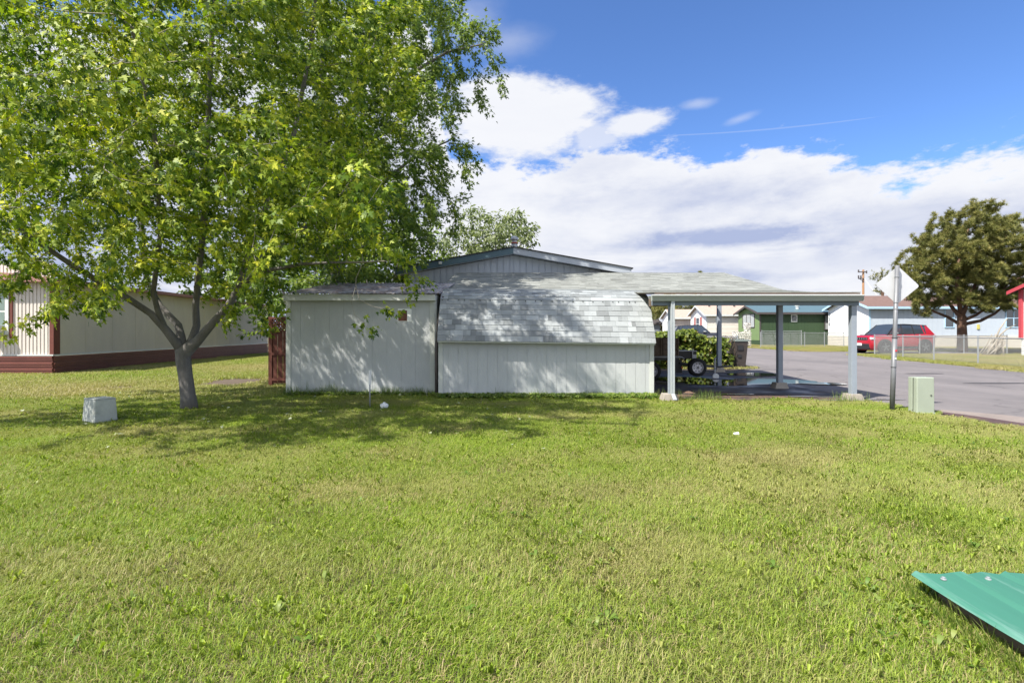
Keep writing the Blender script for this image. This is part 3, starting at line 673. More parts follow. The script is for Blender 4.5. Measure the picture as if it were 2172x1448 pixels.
mb = MB(); z_ = Z(515, 20); mb.tube([(cx_, cy_, z_), (cx_, cy_, z_ + .12)], .09, 16); mb.lathe([(.14, .10), (.15, .13), (.15, .17), (.10, .25), (.02, .27)], (cx_, cy_, z_), n=16); mb.build('chimney_cap', M_GALV, ch)
mb = MB(); q = P(934, 558, HYY - .36); mb.box(q.x - .05, q.x + .05, q.y - .06, q.y, q.z - .035, q.z + .04); mb.build('floodlight', M_WHITE, t, bevel=.008)
mb = MB(); slab(mb, X(834, 16.9), Z(583, 16.9), X(905, 16.9), Z(561, 16.9), 16.9, 20, .09); mb.build('porch_roof', M_BROWNMETAL, t)
mb = MB(); mb.box(X(842, 17.3), X(905, 17.3), 17.3, 17.4, 0, Z(584, 17.3)); mb.build('porch_wall', M_HOME, t)
mb = MB(); mb.box(X(798, 17), X(812, 17), 17, 17.3, Z(592, 17), Z(579, 17), (.03, .03)); mb.box(X(806, 17), X(808, 17), 17.1, 17.15, 0, Z(591, 17)); mb.build('awning_end', M_BLACKP, t)
# ------------------------------------------------------------------ carport
t = thing('carport', 'open carport with grey shingle roof and slate blue posts beside the barn shed', 'carport', (4.5, 10, 0))
RP = [(9.78, 2.085), (11.0, 2.17), (12.5, 2.34), (13.6, 2.60), (16.1, 3.18)]
XR = X(1826, 9.78)
mb = MB()
shingles(mb, RP[:3], X(1385, 9.8), XR, .14, .3)
shingles(mb, RP[2:], X(934, 12.6), XR, .14, .3)
rf = mb.build('roof', M_SHINGLE2, t)
mb = MB()
for a, b in zip(RP, RP[1:]):
    x0 = X(1388, 9.8) if b[0] < 12.6 else X(935, 12.6)
    mb.hexa([(x0, a[0], a[1] - .03), (XR - .01, a[0], a[1] - .03), (XR - .01, b[0], b[1] - .03), (x0, b[0], b[1] - .03), (x0, a[0], a[1] - .004), (XR - .01, a[0], a[1] - .004), (XR - .01, b[0], b[1] - .004), (x0, b[0], b[1] - .004)])
mb.build('roof_deck', M_PLY, t)
# gutter: K-shaped section
mb = MB(); g0 = 9.66; gz0, gz1 = Z(638, g0), Z(625.5, g0); hgt = gz1 - gz0
sec = [(9.76, gz0), (g0 + .045, gz0), (g0 + .03, gz0 + hgt * .35), (g0 + .006, gz0 + hgt * .78), (g0, gz1), (g0 + .008, gz1), (g0 + .014, gz0 + hgt * .78), (g0 + .038, gz0 + hgt * .35), (g0 + .05, gz0 + .008), (9.76, gz0 + .008)]
mb.prism(sec, 'x', X(1384, g0), X(1834, g0)); mb.box(X(1384, g0), X(1834, g0), 9.761, 9.775, gz0, gz1 + .01)
for xx in (X(1384, g0), X(1834, g0)): mb.box(xx - .004, xx + .004, g0 + .02, 9.76, gz0, gz1 - .004)
mb.build('gutter', mat('pale_green_grey_gutter', (.31, .34, .315), .5, var=.05), t)
mb = MB(); mb.box(X(1383, 9.64), X(1834, 9.64), 9.645, 9.664, gz1 - .012, gz1 + .006); mb.build('gutter_lip', M_WHITE, t)
by0 = 9.80; bz1 = Z(638, by0) + .03; bz0 = Z(647.5, by0)
mb = MB(); mb.box(X(1384, by0), X(1822.5, by0), by0, by0 + .09, bz0, bz1); mb.build('front_beam', M_BEAM, t, bevel=.004)
mb = MB(); mb.box(X(1384, by0) - .02, X(1418, by0), by0 + .12, by0 + .20, bz0 - .01, bz1 + .02); mb.build('rough_beam', M_PLY, t)
for x_ in (6.52, ): mb = MB(); mb.hexa([(x_, by0 + .1, bz0 + .01), (x_ + .09, by0 + .1, bz0 + .01), (x_ + .09, 16.9, 2.24), (x_, 16.9, 2.24), (x_, by0 + .1, bz1 - .03), (x_ + .09, by0 + .1, bz1 - .03), (x_ + .09, 16.9, 2.36), (x_, 16.9, 2.36)]); mb.build('side_beam', M_BEAM, t)
mb = MB(); mb.box(X(1385, 16.85), X(1660, 16.85), 16.8, 16.88, 2.22, 2.36); mb.build('rear_beam', M_BEAM, t)
for k in range(8):   # rafters
    x_ = 3.1 + k * .47; mb = MB()
    mb.hexa([(x_, 9.9, 1.93), (x_ + .04, 9.9, 1.93), (x_ + .04, 16, 2.9), (x_, 16, 2.9), (x_, 9.9, 2.04), (x_ + .04, 9.9, 2.04), (x_ + .04, 16, 3.05), (x_, 16, 3.05)]) if False else mb.box(x_, x_ + .04, 9.91, 12.4, 1.985, 2.05)
    mb.build('rafter', M_PLY, t)
def post(px0, px1, Y, dz, name='post', pier=True):
    mb = MB(); x0, x1 = X(px0, Y), X(px1, Y); mb.box(x0, x1, Y, Y + (x1 - x0), .05 if pier else 0, dz); mb.build(name, M_POST, t, bevel=.004)
    if pier:
        c = (x0 + x1) / 2; w_ = .14; mb = MB(); mb.box(c - w_ - .03, c + w_ + .03, Y - .08, Y + .2, -.02, .145, (.05, .03)); mb.build('pier', M_CONC, t, bevel=.01)
post(1806.5, 1818, 9.82, bz0 - .002)
post(1418, 1424, 9.86, bz0 - .002)
post(1651, 1661, 12.0, 1.965); post(1523, 1531, 16.8, 2.22)
mb = MB(); dx = X(1427.5, 9.72)
mb.box(dx - .035, dx + .035, 9.72, 9.775, .16, gz0 + .002); mb.box(dx - .035, dx - .020, 9.712, 9.721, .16, gz0 - .01); mb.box(dx + .018, dx + .035, 9.712, 9.721, .16, gz0 - .01)
mb.hexa([(dx - .02, 9.64, .055), (dx + .055, 9.64, .055), (dx + .055, 9.69, .065), (dx - .02, 9.69, .065), (dx - .035, 9.71, .16), (dx + .035, 9.71, .16), (dx + .035, 9.775, .17), (dx - .035, 9.775, .17)])
mb.build('downspout', mat('aged_white_downspout', (.34, .37, .38), .5), t, bevel=.006)
# ------------------------------------------------------------------ left neighbour
LY = 15.85; lx = X(113.5, LY); lx2 = X(567, 32.3)
t = thing('cream_mobile_home', 'cream mobile home with maroon corner trim and maroon ribbed skirting behind the maple', 'house', (lx, LY, 0))
zs, zt = .60, 2.85
mb = MB()
x = lx - 6
while x < lx - .12:  # ribbed end wall
    mb.hexa([(x, LY, zs + .03), (x + .06, LY, zs + .03), (x + .06, LY + .05, zs + .03), (x, LY + .05, zs + .03), (x, LY, zt + .6), (x + .06, LY, zt + .6), (x + .06, LY + .05, zt + .6), (x, LY + .05, zt + .6)])
    mb.hexa([(x + .06, LY + .018, zs + .03), (x + .115, LY + .018, zs + .03), (x + .115, LY + .05, zs + .03), (x + .06, LY + .05, zs + .03), (x + .06, LY + .018, zt + .6), (x + .115, LY + .018, zt + .6), (x + .115, LY + .05, zt + .6), (x + .06, LY + .05, zt + .6)]); x += .115
mb.build('end_wall', M_CREAM, t)
mb = MB(); dxdy = (lx2 - lx) / (32.3 - LY); n = 13; Ls = (32.3 - LY) / n
for i in range(n):
    y0, y1 = LY + .06 + i * Ls, LY + .06 + (i + 1) * Ls - .018
    xa_, xb_ = lx + (y0 - LY) * dxdy, lx + (y1 - LY) * dxdy
    mb.hexa([(xa_ - .08, y0, zs + .03), (xa_, y0, zs + .03), (xb_, y1, zs + .03), (xb_ - .08, y1, zs + .03), (xa_ - .08, y0, zt), (xa_, y0, zt), (xb_, y1, zt), (xb_ - .08, y1, zt)])
mb.hexa([(lx - .15, LY + .08, zs), (lx - .012, LY + .08, zs), (lx2 - .012, 32.3, zs), (lx2 - .15, 32.3, zs), (lx - .15, LY + .08, zt), (lx - .012, LY + .08, zt), (lx2 - .012, 32.3, zt), (lx2 - .15, 32.3, zt)])
mb.build('side_wall', M_CREAM2, t)
mb = MB(); mb.box(lx - .12, lx + .01, LY - .01, LY + .06, zs + .03, zt + .05); mb.box(lx - .02, lx + .012, LY + .061, LY + .22, zs + .03, zt); mb.split('corner_trim', M_MAROON, t)
mb = MB()
z = 0
for i in range(9):
    z0 = i * .064; q = .02 if i % 3 == 1 else (.035 if i % 3 == 2 else 0)
    mb.box(lx - 6, lx - .002, LY - .02 - q, LY + .05, z0, z0 + .058)
    mb.hexa([(lx - .1, LY, z0), (lx + .01 + q, LY, z0), (lx2 + .01 + q, 32.3, z0), (lx2 - .1, 32.3, z0), (lx - .1, LY, z0 + .058), (lx + .01 + q, LY, z0 + .058), (lx2 + .01 + q, 32.3, z0 + .058), (lx2 - .1, 32.3, z0 + .058)])
mb.box(lx - 6, lx - .05, LY - .0, LY + .1, 0, .58); mb.build('skirting', M_MAROON2, t)
mb = MB(); mb.box(lx - 6, lx + .03, LY - .05, LY + .02, .585, .625)
mb.hexa([(lx - .05, LY + .021, .585), (lx + .045, LY + .021, .585), (lx2 + .045, 32.3, .585), (lx2 - .05, 32.3, .585), (lx - .05, LY + .021, .625), (lx + .045, LY + .021, .625), (lx2 + .045, 32.3, .625), (lx2 - .05, 32.3, .625)]); mb.build('skirting_cap', M_WHITE, t)
mb = MB(); mb.hexa([(lx - 6, LY - .3, zt), (lx + .3, LY - .3, zt), (lx2 + .3, 32.6, zt), (lx - 6, 32.6, zt), (lx - 6, LY - .3, zt + .75), (lx + .3, LY - .3, zt + .12), (lx2 + .3, 32.6, zt + .12), (lx - 6, 32.6, zt + .75)]); mb.build('roof', mat('faded_red_brown_roof', (.30, .15, .13), .7, var=.12), t)
mb = MB(); wx0, wx1 = lx - 2.6, X(21, LY); mb.box(wx0, wx1, LY - .05, LY - .002, Z(710, LY), Z(612, LY)); fr = mb.build('window', M_WHITE, t)
mb = MB(); mb.box(wx0 + .08, wx1 - .12, LY - .056, LY - .0505, Z(704, LY), Z(662, LY)); mb.box(wx0 + .08, wx1 - .12, LY - .056, LY - .0505, Z(658, LY), Z(618, LY)); mb.build('pane', mat('green_tinted_glass', (.14, .20, .17), .12, spec=.9), fr)
mb = MB(); mb.box(X(21.5, LY), X(28, LY), LY - .03, LY - .001, Z(718, LY), Z(605, LY)); mb.build('window_trim', M_MAROON, t)
mb = MB(); mb.box(X(-18, LY), X(13, LY), LY - .36, LY - .057, Z(710, LY) + .0, Z(690, LY)); ac = mb.build('air_conditioner', M_WHITE, t, bevel=.01)
mb = MB()
for k in range(7): mb.box(X(-16 + 4 * k, LY), X(-14 + 4 * k, LY), LY - .366, LY - .361, Z(707, LY), Z(693, LY))
mb.build('grille', M_GREYW, ac)
# ------------------------------------------------------------------ privacy fence
FY = 12.3
t = thing('lattice_fence', 'reddish brown board fence panel with lattice top beside the lean-to shed', 'fence', (X(588, FY), FY, 0))
x0, x1 = X(569, FY), X(611, FY); zt = Z(672, FY); zl = Z(703, FY)
mb = MB(); x = x0 + .09
while x < x1: mb.box(x, min(x + .115, x1), FY + .02, FY + .04, .10, zl); x += .128
mb.build('boards', M_REDWOOD, t)
mb = MB(); mb.box(x0, x0 + .09, FY, FY + .09, 0, zt); mb.build('post', M_REDWOOD, t, bevel=.004)
mb = MB(); mb.box(x0 + .09, x1, FY - .005, FY + .018, Z(753, FY), Z(748, FY)); mb.box(x0 + .09, x1, FY - .005, FY + .05, zl, zl + .03); mb.box(x0 + .09, x1, FY - .005, FY + .05, zt - .05, zt); mb.box(x0 + .09, x1, FY - .005, FY + .018, .16, .22); mb.split('rail', M_REDWOOD, t)
mb = MB(); lz0, lz1 = zl + .03, zt - .05; hh = lz1 - lz0; k = x0 - hh
while k < x1:
    for s_ in (0, 1):
        a = (k, lz0) if not s_ else (k + hh, lz0); b = (k + hh, lz1) if not s_ else (k, lz1)
        ax_, bx_ = max(a[0], x0 + .09), min(b[0], x1)
        # clip
        def clip(a, b):
            (xa, za), (xb, zb) = a, b
            if xa > xb: xa, za, xb, zb = xb, zb, xa, za
            lo, hi = x0 + .09, x1
            if xb < lo or xa > hi: return None
            if xa < lo: za += (zb - za) * (lo - xa) / (xb - xa); xa = lo
            if xb > hi: zb = za + (zb - za) * (hi - xa) / (xb - xa); xb = hi
            return (xa, za), (xb, zb)
        c_ = clip(a, b)
        if c_ and abs(c_[0][0] - c_[1][0]) > .01: mb.obox((c_[0][0], FY + .012 + .009 * s_, c_[0][1]), (c_[1][0], FY + .012 + .009 * s_, c_[1][1]), .008, .03, (0, 0, 1))
    k += .085
mb.build('lattice', M_REDWOOD, t)
# ------------------------------------------------------------------ small yard objects
y = 7.36; x = X(211, 7.6)
t = thing('utility_vault', 'squat weathered grey utility box with tapered sides in the grass left of the maple trunk', 'utility box', (x, y + .25, 0))
mb = MB(); w_ = .24; R_ = Matrix.Translation((x, y + .25, 0)) @ Matrix.Rotation(math.radians(-28), 4, 'Z')
mb.box(-.20, .20, -.16, .16, 0, .375, (.018, .018)); mb.xform(R_ @ Matrix.Scale(.93, 4)); mb.build('box', M_VAULT, t, bevel=.012)
mb = MB(); mb.box(-.19, .19, -.15, .15, .376, .39, (.01, .01)); mb.xform(R_ @ Matrix.Scale(.93, 4)); mb.build('lid', M_VAULT, t, bevel=.008)
y = 8.33; xa, xb, xc = X(1928, y), X(1943, y), X(1983, y)
t = thing('utility_pedestal', 'narrow pale green metal utility pedestal at the lawn edge beside the sign', 'utility box', ((xa + xc) / 2, y, 0))
xa, xc = X(1945, 8.3), X(1983, 8.3)
mb = MB(); mb.box(xa + .004, xc - .004, 8.412, 8.49, 0, .595); mb.build('rear_section', M_PED, t, bevel=.006)
mb = MB(); mb.box(xa + .02, xc - .02, 8.384, 8.4115, 0, .585); mb.build('recess', M_PEDD, t)
mb = MB(); mb.box(xa, xc, 8.30, 8.3835, .01, .60, (.004, .003)); mb.build('front_section', M_PED, t, bevel=.014)
mb = MB(); mb.box(xa - .006, xc + .008, 8.29, 8.3837, 0, .03); mb.build('flange', M_PED, t, bevel=.004)
mb = MB(); mb.box(xc - .075, xc - .05, 8.292, 8.302, .30, .325); mb.build('lock', M_PEDD, t, bevel=.003)
# diamond sign
y = 8.62; b0 = Vector((X(1892, y), y, 0)); b1 = P(1903.2, 563, y + .0)
t = thing('diamond_sign', 'back of a blank white diamond sign on a leaning grey steel post', 'sign', b0)
mb = MB(); mb.tube([b0 - Vector((0, 0, .05)), b1], .033, 14); mb.tube([b0, b0 + (b1 - b0) * .50], .037, 14); mb.build('post', M_GALVP, t, smooth=True)
d = (b1 - b0).normalized(); c = P(1903.5, 605, y + .05)
mb = MB(); hd = .375; pl = []
rr = .045
for k in range(4):
    a = PI / 2 * k; cc = Vector((math.cos(a), math.sin(a))) * (hd - rr * 1.414)
    for j in range(7):
        b = a - PI / 4 + PI / 2 * j / 6; pl.append((cc.x + rr * math.cos(b), cc.y + rr * math.sin(b)))
mb.prism(pl, 'y', -.002, .002); th_ = math.atan2(d.x, d.z)
mb.xform(Matrix.Translation(c) @ Matrix.Rotation(th_, 4, 'Y') @ Matrix.Diagonal((1, 1, .86, 1))); mb.build('sign_plate', M_SIGN, t)
for f in (.92, .745, .70, .50, .30):
    mb = MB(); q = b0 + (b1 - b0) * f; mb.tube([q, q + d * .012], .040, 14); mb.build('band', M_GALV if f > .6 else M_BLACKP, t)
mb = MB(); q = P(1899, 743.5, y - .037); mb.box(q.x - .0, q.x + .03, q.y - .004, q.y + .02, q.z - .014, q.z + .014); mb.build('sticker', mat('red_sticker', (.6, .02, .03), .5, var=0), t)
mb = MB(); q = P(1898, 760, y - .037); mb.box(q.x - .0, q.x + .025, q.y - .004, q.y + .02, q.z - .01, q.z + .01); mb.build('sticker', M_PVC, t)
# marker stake
y = GY(866); x = X(784.5, y)
t = thing('marker_stake', 'thin grey marker stake with a white sleeve on top, in front of the shed wall', 'stake', (x, y, 0))
mb = MB(); mb.tube([(x, y, 0), (x, y, .64)], .013, 10); mb.build('stake', M_GALV, t, smooth=True)
mb = MB(); mb.box(x - .019, x + .019, y - .018, y + .018, Z(815, y), Z(785, y)); mb.build('sleeve', M_PVC, t, bevel=.004)
y = GY(868); x = X(815, y)
t = thing('cleanout_cap', 'round white plastic cleanout cap poking out of the grass', 'pipe cap', (x, y, 0))
mb = MB(); mb.tube([(x, y, 0), (x, y, .05)], .055, 20); mb.lathe([(.068, .045), (.070, .05), (.070, .085), (.064, .092)], (x, y, 0), n=24); mb.build('collar', M_PVC, t)
mb = MB(); mb.lathe([(.05, .0925), (.048, .104), (.04, .106)], (x, y, 0), n=20); mb.box(x - .018, x + .018, y - .018, y + .018, .106, .125); mb.build('plug', M_PVC, t)
# bits of litter
for px, py in ((1556, 925),):
    x, y = G(px, py); mb = MB(); mb.lathe([(.018, 0), (.022, .03), (.028, .06)], (x, y, .03), 'x', 10); o = mb.build('plastic_cup', mat('clear_plastic', (.6, .62, .58), .2), None); tag(o, 'small crumpled clear plastic cup lying on the lawn', 'cup')
# green tin sheet
t = thing('green_metal_sheet', 'green painted ribbed metal sheet lying on the grass at the bottom right', 'metal sheet', (2.6, 2.0, .1))
mb = MB(); xs = []; x = 2.03; prof2 = []
while x < 3.9:
    for dx_, h_ in ((0, 0), (.075, 0), (.095, .022), (.11, .022), (.13, 0), (.205, 0)):
        pass
    for dx_, h_ in ((0, 0), (.03, .011), (.042, .011), (.06, 0), (.15, .002), (.2195, 0)): prof2.append((x + dx_, h_))
    x += .222
nj = 14
vs = []
for j in range(nj + 1):
    yy = 2.61 - j * .16
    for (x_, h_) in prof2: vs.append((x_ - (.04 if j else .0) * 0 - .0 * j, yy + .012 * math.sin(x_ * 40) * (j == 0), .112 + h_ + .006 * math.sin(yy * 5 + x_ * 3)))
k = len(prof2); fs = [(j * k + i, j * k + i + 1, (j + 1) * k + i + 1, (j + 1) * k + i) for j in range(nj) for i in range(k - 1)]
mb.add(vs, fs); o = mb.build('sheet', M_GREENTIN, t); sf = o.modifiers.new('solid', 'SOLIDIFY'); sf.thickness = .0025
for i in range(6):
    x_ = 2.03 + .115 + .222 * i
    mb = MB(); mb.lathe([(.013, 0), (.013, .004), (.008, .006), (.008, .012), (.003, .014)], (x_, 2.545, .117), n=10); mb.build('screw', M_GALV, t)
mb = MB(); mb.box(2.10, 2.16, .6, 2.52, 0, .105); mb.box(2.16, 3.8, 2.42, 2.5, 0, .105); mb.split('support_board', M_PLY, t)
# ------------------------------------------------------------------ trailer
TY = 14.1
t = thing('utility_trailer', 'small utility trailer with brown board sides and a spare wheel parked under the carport', 'trailer', (X(1400, TY), TY, 0))
def wheel(cx, cy, cz, r, w_, parent, ax='y', rimmat=None, holes=True, rr=.62):
    mb = MB(); mb.lathe([(r * rr, -w_ / 2), (r * .9, -w_ / 2), (r * .985, -w_ * .36), (r, -w_ * .15), (r, w_ * .15), (r * .985, w_ * .36), (r * .9, w_ / 2), (r * rr, w_ / 2)], (cx, cy, cz), ax, 32, cap=False)
    wl = mb.build('wheel', M_BLACK, parent, smooth=True)
    mb = MB(); mb.lathe([(r * rr * 1.02, -w_ / 2 + .004), (r * rr * .9, -w_ / 2 + .012), (r * rr * .86, -w_ / 2 + .03), (r * .2, -w_ / 2 + .012), (.01, -w_ / 2 + .01)], (cx, cy, cz), ax, 32, cap=False)
    mb.build('rim', rimmat or M_RIM, wl, smooth=True)
    if holes:
        mb = MB()
        for k in range(8):
            a = 2 * PI * k / 8 + .3; hx, hz = cx + math.cos(a) * r * .42, cz + math.sin(a) * r * .42
            mb.tube([(hx, cy - w_ / 2 + .012, hz), (hx, cy - w_ / 2 + .03, hz)], r * .055, 8)
        for k in range(5):
            a = 2 * PI * k / 5; hx, hz = cx + math.cos(a) * r * .2, cz + math.sin(a) * r * .2
            mb.tube([(hx, cy - w_ / 2 + .005, hz), (hx, cy - w_ / 2 + .03, hz)], r * .03, 6)
        mb.tube([(cx, cy - w_ / 2 - .004, cz), (cx, cy - w_ / 2 + .03, cz)], r * .1, 10)
        mb.build('wheel_nuts', M_BLACKP, wl)
    return wl
sc = TY / F
def tb(px0, px1, py0, py1, y0, y1, m, name, bevel=.004):
    mb = MB(); mb.box(X(px0, TY), X(px1, TY), TY + y0, TY + y1, Z(py1, TY), Z(py0, TY)); return mb.build(name, m, t, bevel=bevel)
mb = MB(); a = P(1330, 715, TY); 
for i in range(3): z0, z1 = Z(755 - i * 13, TY), Z(743 - i * 13, TY); mb.box(X(1320, TY), X(1440, TY), TY, TY + .02, z0, z1)
mb.build('side_boards', M_PLY, t)
mb = MB(); 
for px in (1330, 1402, 1407, 1438): mb.box(X(px - 1.2, TY), X(px + 1.2, TY), TY - .03, TY - .001, Z(754, TY), Z(717, TY))
mb.split('stake', M_PLY, t)
mb = MB(); mb.box(X(1438, TY), X(1440, TY), TY + .03, TY + 1.3, Z(755, TY), Z(717, TY)); mb.box(X(1320, TY), X(1440, TY), TY + 1.3, TY + 1.33, Z(755, TY), Z(717, TY)); mb.build('front_board', M_PLY, t)
tb(1320, 1441, 757, 764, 0, 1.3, M_BLACKP, 'bed_frame')
mb = MB(); mb.tube([P(1340, 757, TY - .12), P(1441, 755.5, TY - .12), P(1446, 757, TY - .12), P(1452, 761, TY - .12)], .012, 6); mb.box(X(1370, TY), X(1441, TY), TY - .25, TY + .0, Z(757, TY), Z(756, TY)); mb.build('fender', M_GALV, t)
wheel(X(1378, TY), TY - .1, Z(786, TY), .27, .17, t)
wheel(X(1475, TY), TY - .12, Z(778, TY), .25, .17, t)
tb(1440, 1480, 744, 761, .1, .6, M_BLACKP, 'tool_box'); 
mb = MB(); mb.box(X(1439, TY), X(1480, TY), TY + .05, TY + .09, Z(745, TY), Z(743.3, TY)); mb.box(X(1439, TY), X(1440.2, TY), TY + .05, TY + .09, Z(760, TY), Z(745, TY)); mb.box(X(1470, TY), X(1479, TY), TY + .06, TY + .095, Z(761, TY), Z(752, TY)); mb.box(X(1470, TY), X(1472, TY), TY + .06, TY + .095, Z(752, TY), Z(745, TY)); mb.build('tool_box_trim', M_GALV, t)
tb(1432, 1452, 764, 792, .2, .5, M_BLACKP, 'frame_bracket')
tb(1449.5, 1452.5, 778, 782, .15, .19, M_ORANGE, 'reflector')
mb = MB(); mb.obox(P(1440, 770, TY + .2), P(1522, 778, TY + .6), .06, .06); mb.obox(P(1440, 772, TY + 1.1), P(1522, 778, TY + .6), .06, .06); mb.obox(P(1522, 778, TY + .6), P(1553, 776, TY + .62), .07, .05); mb.build('tongue', M_BLACKP, t)
mb = MB(); mb.tube([P(1516, 760, TY + .55), P(1516, 790, TY + .55)], .025, 10); mb.tube([P(1516, 760, TY + .55), P(1521, 759, TY + .55)], .01, 6); mb.build('jack', M_GALV, t)
mb = MB(); mb.lathe([(.09, -.02), (.09, .02)], P(1518, 798, TY + .55), 'y', 16); mb.build('jack_wheel', M_PVC, t)
# ------------------------------------------------------------------ bin
BYY = 18.6; x0, x1 = X(1559, BYY), X(1589, BYY)
t = thing('wheeled_bin', 'tall dark brown wheeled rubbish bin with grey green lid beside the vine covered fence', 'bin', ((x0 + x1) / 2, BYY + .3, 0))
mb = MB(); mb.hexa([(x0 + .06, BYY + .05, .02), (x1 - .1, BYY + .05, .02), (x1 - .1, BYY + .5, .02), (x0 + .06, BYY + .5, .02), (x0, BYY, .98), (x1 - .02, BYY, .98), (x1 - .02, BYY + .62, .98), (x0, BYY + .62, .98)]); mb.build('body', M_BIN, t, bevel=.03)
mb = MB(); mb.hexa([(x0 - .02, BYY - .03, .97), (x1 + .05, BYY - .03, .97), (x1 + .05, BYY + .66, .97), (x0 - .02, BYY + .66, .97), (x0, BYY + .02, 1.05), (x1 + .02, BYY + .02, 1.04), (x1 + .02, BYY + .62, 1.05), (x0, BYY + .62, 1.07)]); mb.build('lid', M_BINLID, t, bevel=.02)
mb = MB(); mb.box(x0 + .1, x0 + .3, BYY - .012, BYY - .001, .66, .84); mb.box(x0 + .1, x0 + .24, BYY + .0, BYY + .015, .4, .5); mb.split('label_panel', M_BLACKP, t)
mb = MB(); mb.lathe([(.11, -.03), (.11, .03)], (x1 - .12, BYY + .5, .11), 'x', 16); mb.build('wheel', M_BLACK, t)
# ------------------------------------------------------------------ chain-link fences
def chainlink(name, label, pts, h, sp=2.6, pitch=.075, r=.0035, group=None, mesh_m=None, posts=True):
    t = thing(name, label, 'fence', (pts[0][0], pts[0][1], 0), 0, group)
    mb = MB(); rail = MB()
    for (a, b) in zip(pts, pts[1:]):
        a, b = Vector((*a, 0)), Vector((*b, 0)); L_ = (b - a).length; d = (b - a) / L_
        k = -h
        while k < L_:
            for s_ in (0, 1):
                u0, v0, u1, v1 = (k, 0, k + h, h) if s_ == 0 else (k, h, k + h, 0)
                if u1 < .02 or u0 > L_ - .02: continue
                if u0 < 0: v0 += (v1 - v0) * (-u0) / (u1 - u0); u0 = 0
                if u1 > L_: v1 = v0 + (v1 - v0) * (L_ - u0) / (u1 - u0); u1 = L_
                mb.tube([a + d * u0 + Vector((0, 0, v0 + .04)), a + d * u1 + Vector((0, 0, v1 + .04))], r, 3, cap=False)
            k += pitch
        rail.tube([a + Vector((0, 0, h + .0)), b + Vector((0, 0, h + .0))], .021, 6)
        n = max(1, round(L_ / sp))
        for i in range(n + 1):
            if i == 0 and a.xy != Vector(pts[0]): continue
            q = a + d * L_ * i / n; pb = MB(); pb.tube([q, q + Vector((0, 0, h + .03))], .028, 8)
            pb.lathe([(.034, 0), (.03, .03), (.01, .045)], q + Vector((0, 0, h + .03)), n=8); pb.build('post', M_GALV, t, smooth=False)
    rail.build('top_rail', M_GALV, t); mb.build('wire_mesh', mesh_m or M_WIRE, t)
    return t
chainlink('chain_link_fence', 'chain-link yard fence running along the far side of the road before the red SUV', [(20.4, 28.8), (19.7, 25.8), (18.95, 23), (18.75, 20.6), (18.3, 17.4), (18.0, 14.5)], 1.08, 3.0, .085, .0032)
chainlink('chain_link_fence', 'chain-link fence crossing the yard behind the pine tree trunk', [(20.6, 29.1), (29.2, 30.2)], 1.08, 2.9, .10, .0035)
chainlink('chain_link_fence', 'chain-link fence in front of the green mobile home', [(19.9, 41), (24.3, 42.5), (28.0, 43.2)], 1.2, 2.2, .13, .005)
chainlink('chain_link_fence', 'chain-link gate section with taller posts near the green mobile home steps', [(22.2, 45.5), (26.0, 46)], 1.35, 1.6, .14, .005)
chainlink('chain_link_fence', 'chain-link fence swallowed by yellow green vines behind the trailer', [(2.0, 18.75), (8.25, 18.75), (8.3, 24)], 1.13, 1.55, .10, .0035, mesh_m=M_BLACKP)
# ------------------------------------------------------------------ foliage engines
LEAF = [(0, 0), (.07, .04), (.26, -.12), (.15, .12), (.24, .17), (.54, .30), (.40, .38), (.20, .36), (.12, .44), (.20, .64), (.12, .68), (0, 1.0)]
def leaf_template(kind):
    if kind == 'maple':
        r = [(x, y, .5 * x * x - .34 * x - .22 * y * y) for x, y in LEAF]; l = [(-x, y, z) for x, y, z in r[1:-1]]
        V = np.array(r + l); n = len(r); nl = len(l)
        f1 = list(range(n)); f2 = [0, n - 1] + [n + i for i in range(nl - 1, -1, -1)]
        return V, [f1, f2]
    if kind == 'oval':
        r = [(0, 0, 0), (.18, .25, -.03), (.22, .55, -.06), (0, 1, -.15)]; l = [(-.18, .25, -.03), (-.22, .55, -.06)]
        return np.array(r + l), [[0, 1, 2, 3], [0, 3, 5, 4]]
    if kind == 'vine':
        r = [(0, 0, 0), (.28, -.08, -.05), (.5, .25, -.1), (.3, .5, -.05), (.22, .8, -.1), (0, 1, -.1)]; l = [(-x, y, z) for x, y, z in r[1:-1]]
        return np.array(r + l), [[0, 1, 2, 3, 4, 5], [0, 5, 9, 8, 7, 6]]
    if kind == 'needle':
        V = []; Fc = []; rs = random.Random(3)
        for i in range(11):
            a = 2 * PI * i / 11 * 2.6; el = rs.uniform(-.2, 1.2); d = Vector((math.cos(a) * math.cos(el), math.sin(el) * .9 + .35, math.sin(a) * math.cos(el))).normalized()
            s = d.cross(Vector((rs.random(), rs.random(), rs.random()))).normalized() * .055; k = len(V)
            V += [tuple(-s), tuple(s), tuple(d * rs.uniform(.75, 1))]; Fc.append([k, k + 1, k + 2])
        return np.array(V), Fc
def place_leaves(name, kind, pos, dirs, nrm, size, tint, m, parent):
    V0, Fs = leaf_template(kind); n = len(pos)
    d = dirs / np.linalg.norm(dirs, axis=1)[:, None]
    nn = nrm - d * (nrm * d).sum(1)[:, None]; nn /= np.linalg.norm(nn, axis=1)[:, None] + 1e-9
    xx = np.cross(d, nn)
    R = np.stack([xx, d, nn], 2)  # columns
    V = np.einsum('nij,kj->nki', R, V0) * size[:, None, None] + pos[:, None, :]
    k = len(V0); flat = []; sizes = []
    per = np.concatenate([np.array(f) for f in Fs]); sz = [len(f) for f in Fs]
    flat = (per[None] + (np.arange(n) * k)[:, None]).ravel(); sizes = sz * n
    return bulk(name, V.reshape(-1, 3), flat, sizes, np.repeat(tint, len(Fs)), m, parent, off=wloc(parent))
